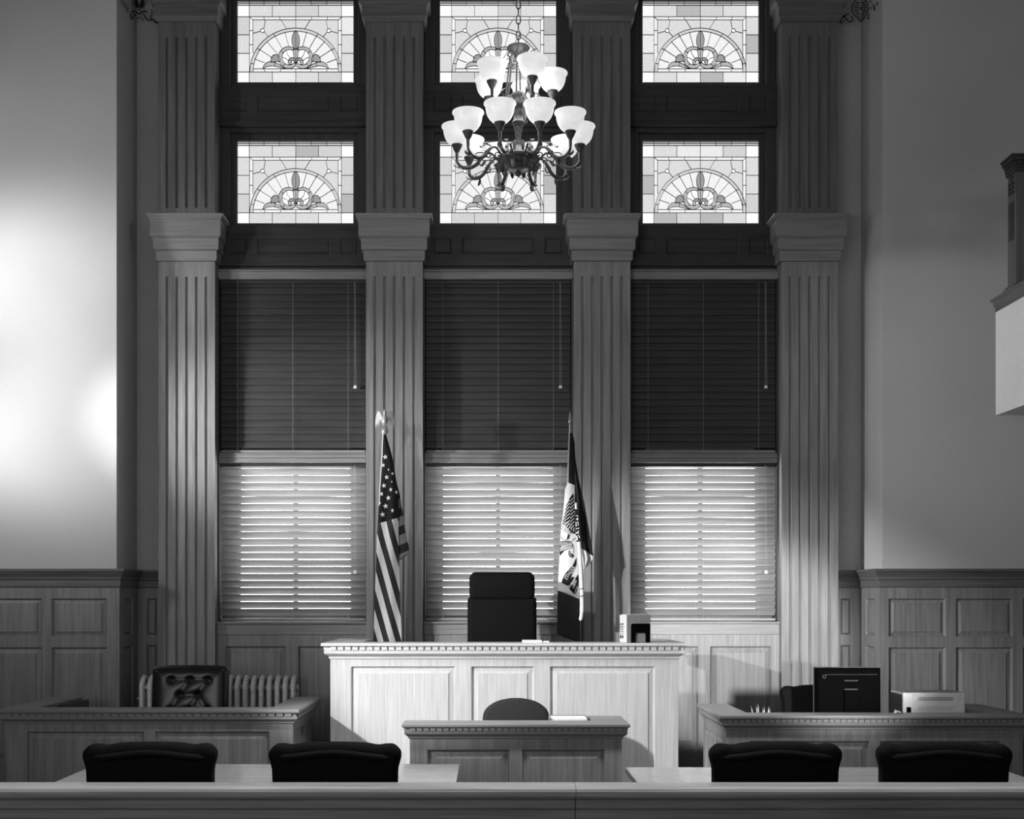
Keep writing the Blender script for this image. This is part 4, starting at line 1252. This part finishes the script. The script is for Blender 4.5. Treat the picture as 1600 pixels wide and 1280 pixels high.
r = thing('printer', 'pale grey printer turned back to the room on the right-hand desk', 'printer', (2.745, 7.87, .73))
PX0, PX1, PY0, PY1, PZ0, PZ1 = 2.554, 2.938, 7.75, 7.995, .732, 1.000
PG = plain('printer_plastic', .78, .5, .4); PD = plain('printer_side', .10, .5, .4)
m = MB(); m.box(PX0, PX1, PY0, PY1, PZ0, PZ1); m.build('housing', [PG], r, bevel=.006)
m = MB(); m.box(PX0 - .001, PX0 + .004, PY0 + .012, PY1 - .006, PZ0 + .01, PZ1 - .012); m.build('side_cover', PD, r)
m = MB(); m.box(PX0 + .006, PX1 - .006, PY0 + .006, PY1 - .004, PZ1, PZ1 + .002); m.build('lid', plain('printer_lid', .3, .5, .4), r)
m = MB(); m.box(PX0 + .056, PX1 - .040, PY0 - .002, PY0 + .002, PZ0 + .02, PZ1 - .010); m.build('rear_door', PG, r, bevel=.001)
m = MB()
for k in range(3): m.box(PX0 + .092, PX1 - .075, PY0 - .0035, PY0, PZ1 - .030 - .008 * k, PZ1 - .027 - .008 * k)
for k in range(3): m.box(PX0 + .092, PX1 - .075, PY0 - .0030, PY0, PZ1 - .086 - .011 * k, PZ1 - .085 - .011 * k)
m.build('vent_grille', PD, r)
m = MB(); m.box(PX0 + .022, PX0 + .050, PY0 - .003, PY0 + .002, PZ1 - .125, PZ1 - .088); m.build('power_socket', BLACKP, r, bevel=.003)

r = thing('crumpled_note', 'small white scrap of paper at the foot of the printer', 'paper', (2.478, 7.62, .885))
m = MB(); rr = random.Random(4)
m.grid(lambda u, v: (2.462 + .034 * u, 7.60 + .05 * v, .8862 + (.010 * math.sin(u * 5) ** 2 + .012 * u * (1 - u) * 4 * (.4 + .6 * v)) ), 6, 6); m.build('folded_sheet', PAPER, r)

# pencils in a cup behind the counter
r = thing('pencil_cup', 'dark pencil cup on the right-hand desk, near its left corner', 'cup', (1.695, 7.78, .73))
m = MB(); m.lathe([(0, .732), (.055, .732), (.058, .74), (.06, .845), (.056, .845), (.053, .745), (0, .742)], (1.695, 7.78, 0), 24); m.build('cup_wall', DMETAL, r, smooth=60)
rr = random.Random(11)
pens = [(1176, 1104, -.10), (1181, 1103, .10), (1186, 1101, -.04), (1191, 1106, .12), (1196, 1105, -.08), (1200, 1104, .05), (1204, 1108, .02)]
tips = 0
for k, (px, py, t) in enumerate(pens):
    p = at(px, py + 1, 7.78)
    q = thing('pen', 'pale pen standing in the pencil cup', 'pen', (1.695, 7.78, .745), 0, 'pens in the pencil cup')
    bx = 1.695 + (p[0] - 1.695) * .55
    by = 7.78 + (-.02 if k % 2 else .02)
    m = MB(); m.tube([(bx, by, .746), (p[0] + t * .01, by + .004, p[2] - .012)], .0036, 8); m.build('barrel', plain('pen_barrel', .8, .4), q, smooth=60)
    d = Vector((p[0] + t * .01 - bx, .004, p[2] - .012 - .746)).normalized()
    a = Vector((p[0] + t * .01, by + .004, p[2] - .012))
    m = MB(); m.tube([tuple(a), tuple(a + d * .012), tuple(a + d * .018)], [.004, .004, .001], 8); m.build('cap', plain('pen_cap', .12, .4), q, smooth=60)

# ================================================================== BALCONY ON THE RIGHT
r = struct('wall_balcony')
BX = 3.51
def py2z(py, d): return EYE - (py - VY) * d / F
DE = 8.70
zb, zt_, zr = py2z(649, DE), py2z(487, DE), py2z(468, DE)
m = MB(); m.box(BX, 6.05, -1.4, DE, zb, zt_); m.build('parapet', plaster('balcony_plaster', .8), r)
m = MB()
prof = [(-.2, zt_ - .006), (.004, zt_ - .006), (.004, zt_ + .03), (.012, zt_ + .035), (.014, zt_ + .062), (.028, zt_ + .07), (.030, zt_ + .085), (-.2, zt_ + .085)]
m.sweep([(BX, -1.4), (BX, DE), (6.05, DE)][::-1], prof); 
m.build('rail', wood('balcony_oak', .13, 'y'), r, bevel=.002)
# post with capital, carved rosette and fluting
NX0, NX1, NY1, NY0 = BX + .075, BX + .40, DE - .02, DE - .155
zp = zt_ + .085
ztop = py2z(243, NY0)
m = MB()
m.box(NX0 - .035, NX1, NY0 - .02, NY1 + .01, zp - .04, zp + .05); m.box(NX0 - .018, NX1, NY0 - .01, NY1 + .005, zp + .05, zp + .072)
m.build('post_base', wood('balcony_post_side', .12, 'z'), r, bevel=.003)
m = MB(); m.box(NX0, NX1, NY0, NY1, zp, ztop - .01); m.build('post', wood('balcony_post_side', .12, 'z'), r, bevel=.002)
m = MB()
for z0, z1, e in ((ztop - .11, ztop - .085, .012), (ztop - .085, ztop - .04, .018), (ztop - .04, ztop - .012, .036), (ztop - .012, ztop, .045)):
    m.box(NX0 - e, NX1, NY0 - e, NY1 + e * .4, z0, z1)
dentils(m, [(NX0, NY1), (NX0, NY0), (NX1, NY0)], ztop - .062, ztop - .042, .017, .030, .032)
m.build('post_cap', wood('balcony_post_cap', .05, 'z'), r)
m = MB()
yc = (NY0 + NY1) / 2
for k in range(5):
    y = NY0 + .03 + k * .019
    m.box(NX0 - .003, NX0 + .001, y, y + .006, ztop - .56, ztop - .30)
for s in (-1, 1):
    for k in range(3):
        m.tube([(NX0 - .003, yc + s * .004, ztop - .24 + .03 * k), (NX0 - .004, yc + s * .025, ztop - .225 + .03 * k), (NX0 - .003, yc + s * .042, ztop - .245 + .03 * k)], .0045, 6)
m.lathe([(0, -.008), (.012, -.006), (.016, 0)], (NX0, yc, ztop - .15), 12, axis='x')
for k in range(4): m.box(NX0 - .004, NX0, NY0 + .02 + .026 * k, NY0 + .034 + .026 * k, ztop - .135, ztop - .122)
m.build('post_carving', wood('balcony_post_cap', .05, 'z'), r)

# ================================================================== STENCILLED WALL ORNAMENT
def wallpt(px, py, d=.002):
    xb = (px - VX) * YB / F
    if xb < XL + d: # on the left reveal
        Y = XL * F / (px - VX); return (XL + d, Y, EYE - (py - VY) * Y / F)
    if xb > XR - d:
        Y = XR * F / (px - VX); return (XR - d, Y, EYE - (py - VY) * Y / F)
    return (xb, YB - d, EYE - (py - VY) * YB / F)
def paint(m, pts, w):
    for (ax, ay), (bx, by) in zip(pts, pts[1:]):
        L = math.hypot(bx - ax, by - ay) or 1; nx, ny = -(by - ay) / L * w / 2, (bx - ax) / L * w / 2
        m.poly([wallpt(ax + nx, ay + ny), wallpt(bx + nx, by + ny), wallpt(bx - nx, by - ny), wallpt(ax - nx, ay - ny)])
tl = lambda pts: spline([(175 + x / 20.0, y / 20.0) for x, y in pts], 4)
m = MB()
m.poly([wallpt(175 + x / 20., y / 20.) for x, y in ((690, 0), (800, 0), (838, 150), (845, 235), (775, 250), (735, 170))])
m.poly([wallpt(175 + x / 20., y / 20.) for x, y in ((1010, 0), (905, 0), (870, 150), (862, 235), (945, 265), (980, 170))])
for pts, w in (([(610, 30), (680, 110), (735, 180)], 1.0), ([(1110, 20), (1030, 100), (980, 180)], 1.0), ([(600, 365), (680, 345), (760, 375), (850, 450), (930, 375), (1010, 350), (1110, 370)], 2.0),
               ([(575, 400), (580, 540), (600, 600), (670, 540), (720, 440)], 1.8), ([(985, 440), (1040, 540), (1120, 620), (1210, 630), (1290, 590)], 1.8), ([(1190, 480), (1215, 560), (1230, 610)], 1.6),
               ([(715, 655), (790, 570), (800, 530), (850, 590), (905, 530), (925, 570), (1000, 655)], 1.0), ([(1240, 300), (1250, 380), (1240, 500)], 1.4), ([(1290, 620), (1350, 690), (1430, 740)], 2.2)):
    paint(m, tl(pts), w)
for k in range(9):
    for j in range(3):
        x0, y0 = 250 + 28 * k + 10 * j, 20 + 42 * k - 60 * j
        if 0 <= y0 < 460 and x0 < 560: paint(m, [(175 + x0 / 20., max(0, y0) / 20.), (175 + (x0 + 25) / 20., (y0 + 45) / 20.)], .9)
m.lathe([(0, 0), (.008, 0)], (0, 0, 0), 3) if False else None
c0 = [(175 + (850 + 28 * math.cos(a * PI / 6)) / 20., (310 + 28 * math.sin(a * PI / 6)) / 20.) for a in range(12)]
m.poly([wallpt(*p) for p in c0])
tag(m.build('trim_8', PAINT), kind='structure')
tr = lambda pts: spline([(1310 + x / 22.86, y / 22.86) for x, y in pts], 4)
m = MB()
for pts, w in (([(640, 0), (560, 90), (490, 220), (475, 340), (500, 430), (560, 530), (650, 620), (720, 700), (795, 780), (870, 700), (960, 610), (1030, 500), (1060, 380), (1065, 240), (1040, 100), (950, 10)], 1.5),
               ([(740, 660), (795, 690), (850, 660)], 1.2),
               ([(380, 490), (250, 540), (240, 620), (290, 700), (370, 770), (470, 770), (510, 710), (490, 640), (440, 630)], 1.8), ([(240, 540), (130, 650), (90, 720), (100, 850)], 2.0), ([(180, 740), (220, 810)], 1.5),
               ([(1150, 0), (1170, 80), (1220, 120)], 1.3), ([(1120, 330), (1165, 260), (1200, 320)], 1.3), ([(1250, 140), (1260, 280), (1290, 370), (1320, 300), (1310, 160)], 1.5), ([(1360, 60), (1400, 180), (1430, 90)], 1.2), ([(1130, 490), (1080, 580), (1075, 700), (1110, 620)], 1.4)):
    paint(m, tr(pts), w)
for y, a in ((100, .62), (185, .8), (265, .88), (345, .88), (425, .82), (508, .62), (585, .42)):
    hw = 270 * a
    for s in (-1, 1): paint(m, [(1310 + (795 + s * (28 + 45 * (a > .7))) / 22.86, y / 22.86), (1310 + (795 + s * hw) / 22.86, y / 22.86)], 1.5)
m.poly([wallpt(1310 + x / 22.86, y / 22.86) for x, y in ((795, 225), (840, 300), (795, 375), (755, 300))])
tag(m.build('trim_9', PAINT), kind='structure')

# ================================================================== CAMERA
cam = bpy.data.cameras.new('camera'); cam.sensor_width = 36; cam.sensor_fit = 'HORIZONTAL'; cam.lens = 36 * F / 1600
cam.shift_x = (800 - VX) / 1600; cam.shift_y = (VY - 640) / 1600; cam.clip_start = .05
co = bpy.data.objects.new('camera', cam); COL.objects.link(co); co.location = (0, 0, EYE); co.rotation_euler = (PI / 2, 0, 0)
SC.camera = co

# ================================================================== LIGHT
def light(kind, name, loc, target, energy, size=.2, angle=60, blend=.5):
    l = bpy.data.lights.new(name, kind); l.energy = energy
    if kind == 'SPOT': l.spot_size = math.radians(angle); l.spot_blend = blend; l.shadow_soft_size = size
    elif kind == 'AREA': l.shape = 'RECTANGLE'; l.size, l.size_y = size
    elif kind == 'POINT': l.shadow_soft_size = size
    o = bpy.data.objects.new(name, l); COL.objects.link(o); o.location = loc
    o.rotation_euler = (Vector(target) - Vector(loc)).to_track_quat('-Z', 'Y').to_euler()
    return o
w = bpy.data.worlds.new('room_air'); SC.world = w; w.use_nodes = True
w.node_tree.nodes['Background'].inputs[0].default_value = g4(1.0); w.node_tree.nodes['Background'].inputs[1].default_value = AMB
for L in LIGHTS: light(*L)
for k, P in enumerate([(0.172, 7.5, 4.75), (0.172, 7.5, 4.40)]):
    light('POINT', 'chandelier_light', (P[0], P[1], P[2] + .12), (0, 0, 0), CHL, .25)
SC.view_settings.view_transform = 'Standard'; SC.view_settings.look = 'None'
SC.view_settings.exposure = 0.0; SC.view_settings.gamma = 1.0
SC.cycles.use_denoising = True
SC.cycles.max_bounces = 8; SC.cycles.diffuse_bounces = 4; SC.cycles.glossy_bounces = 3
SC.cycles.sample_clamp_indirect = 6.0
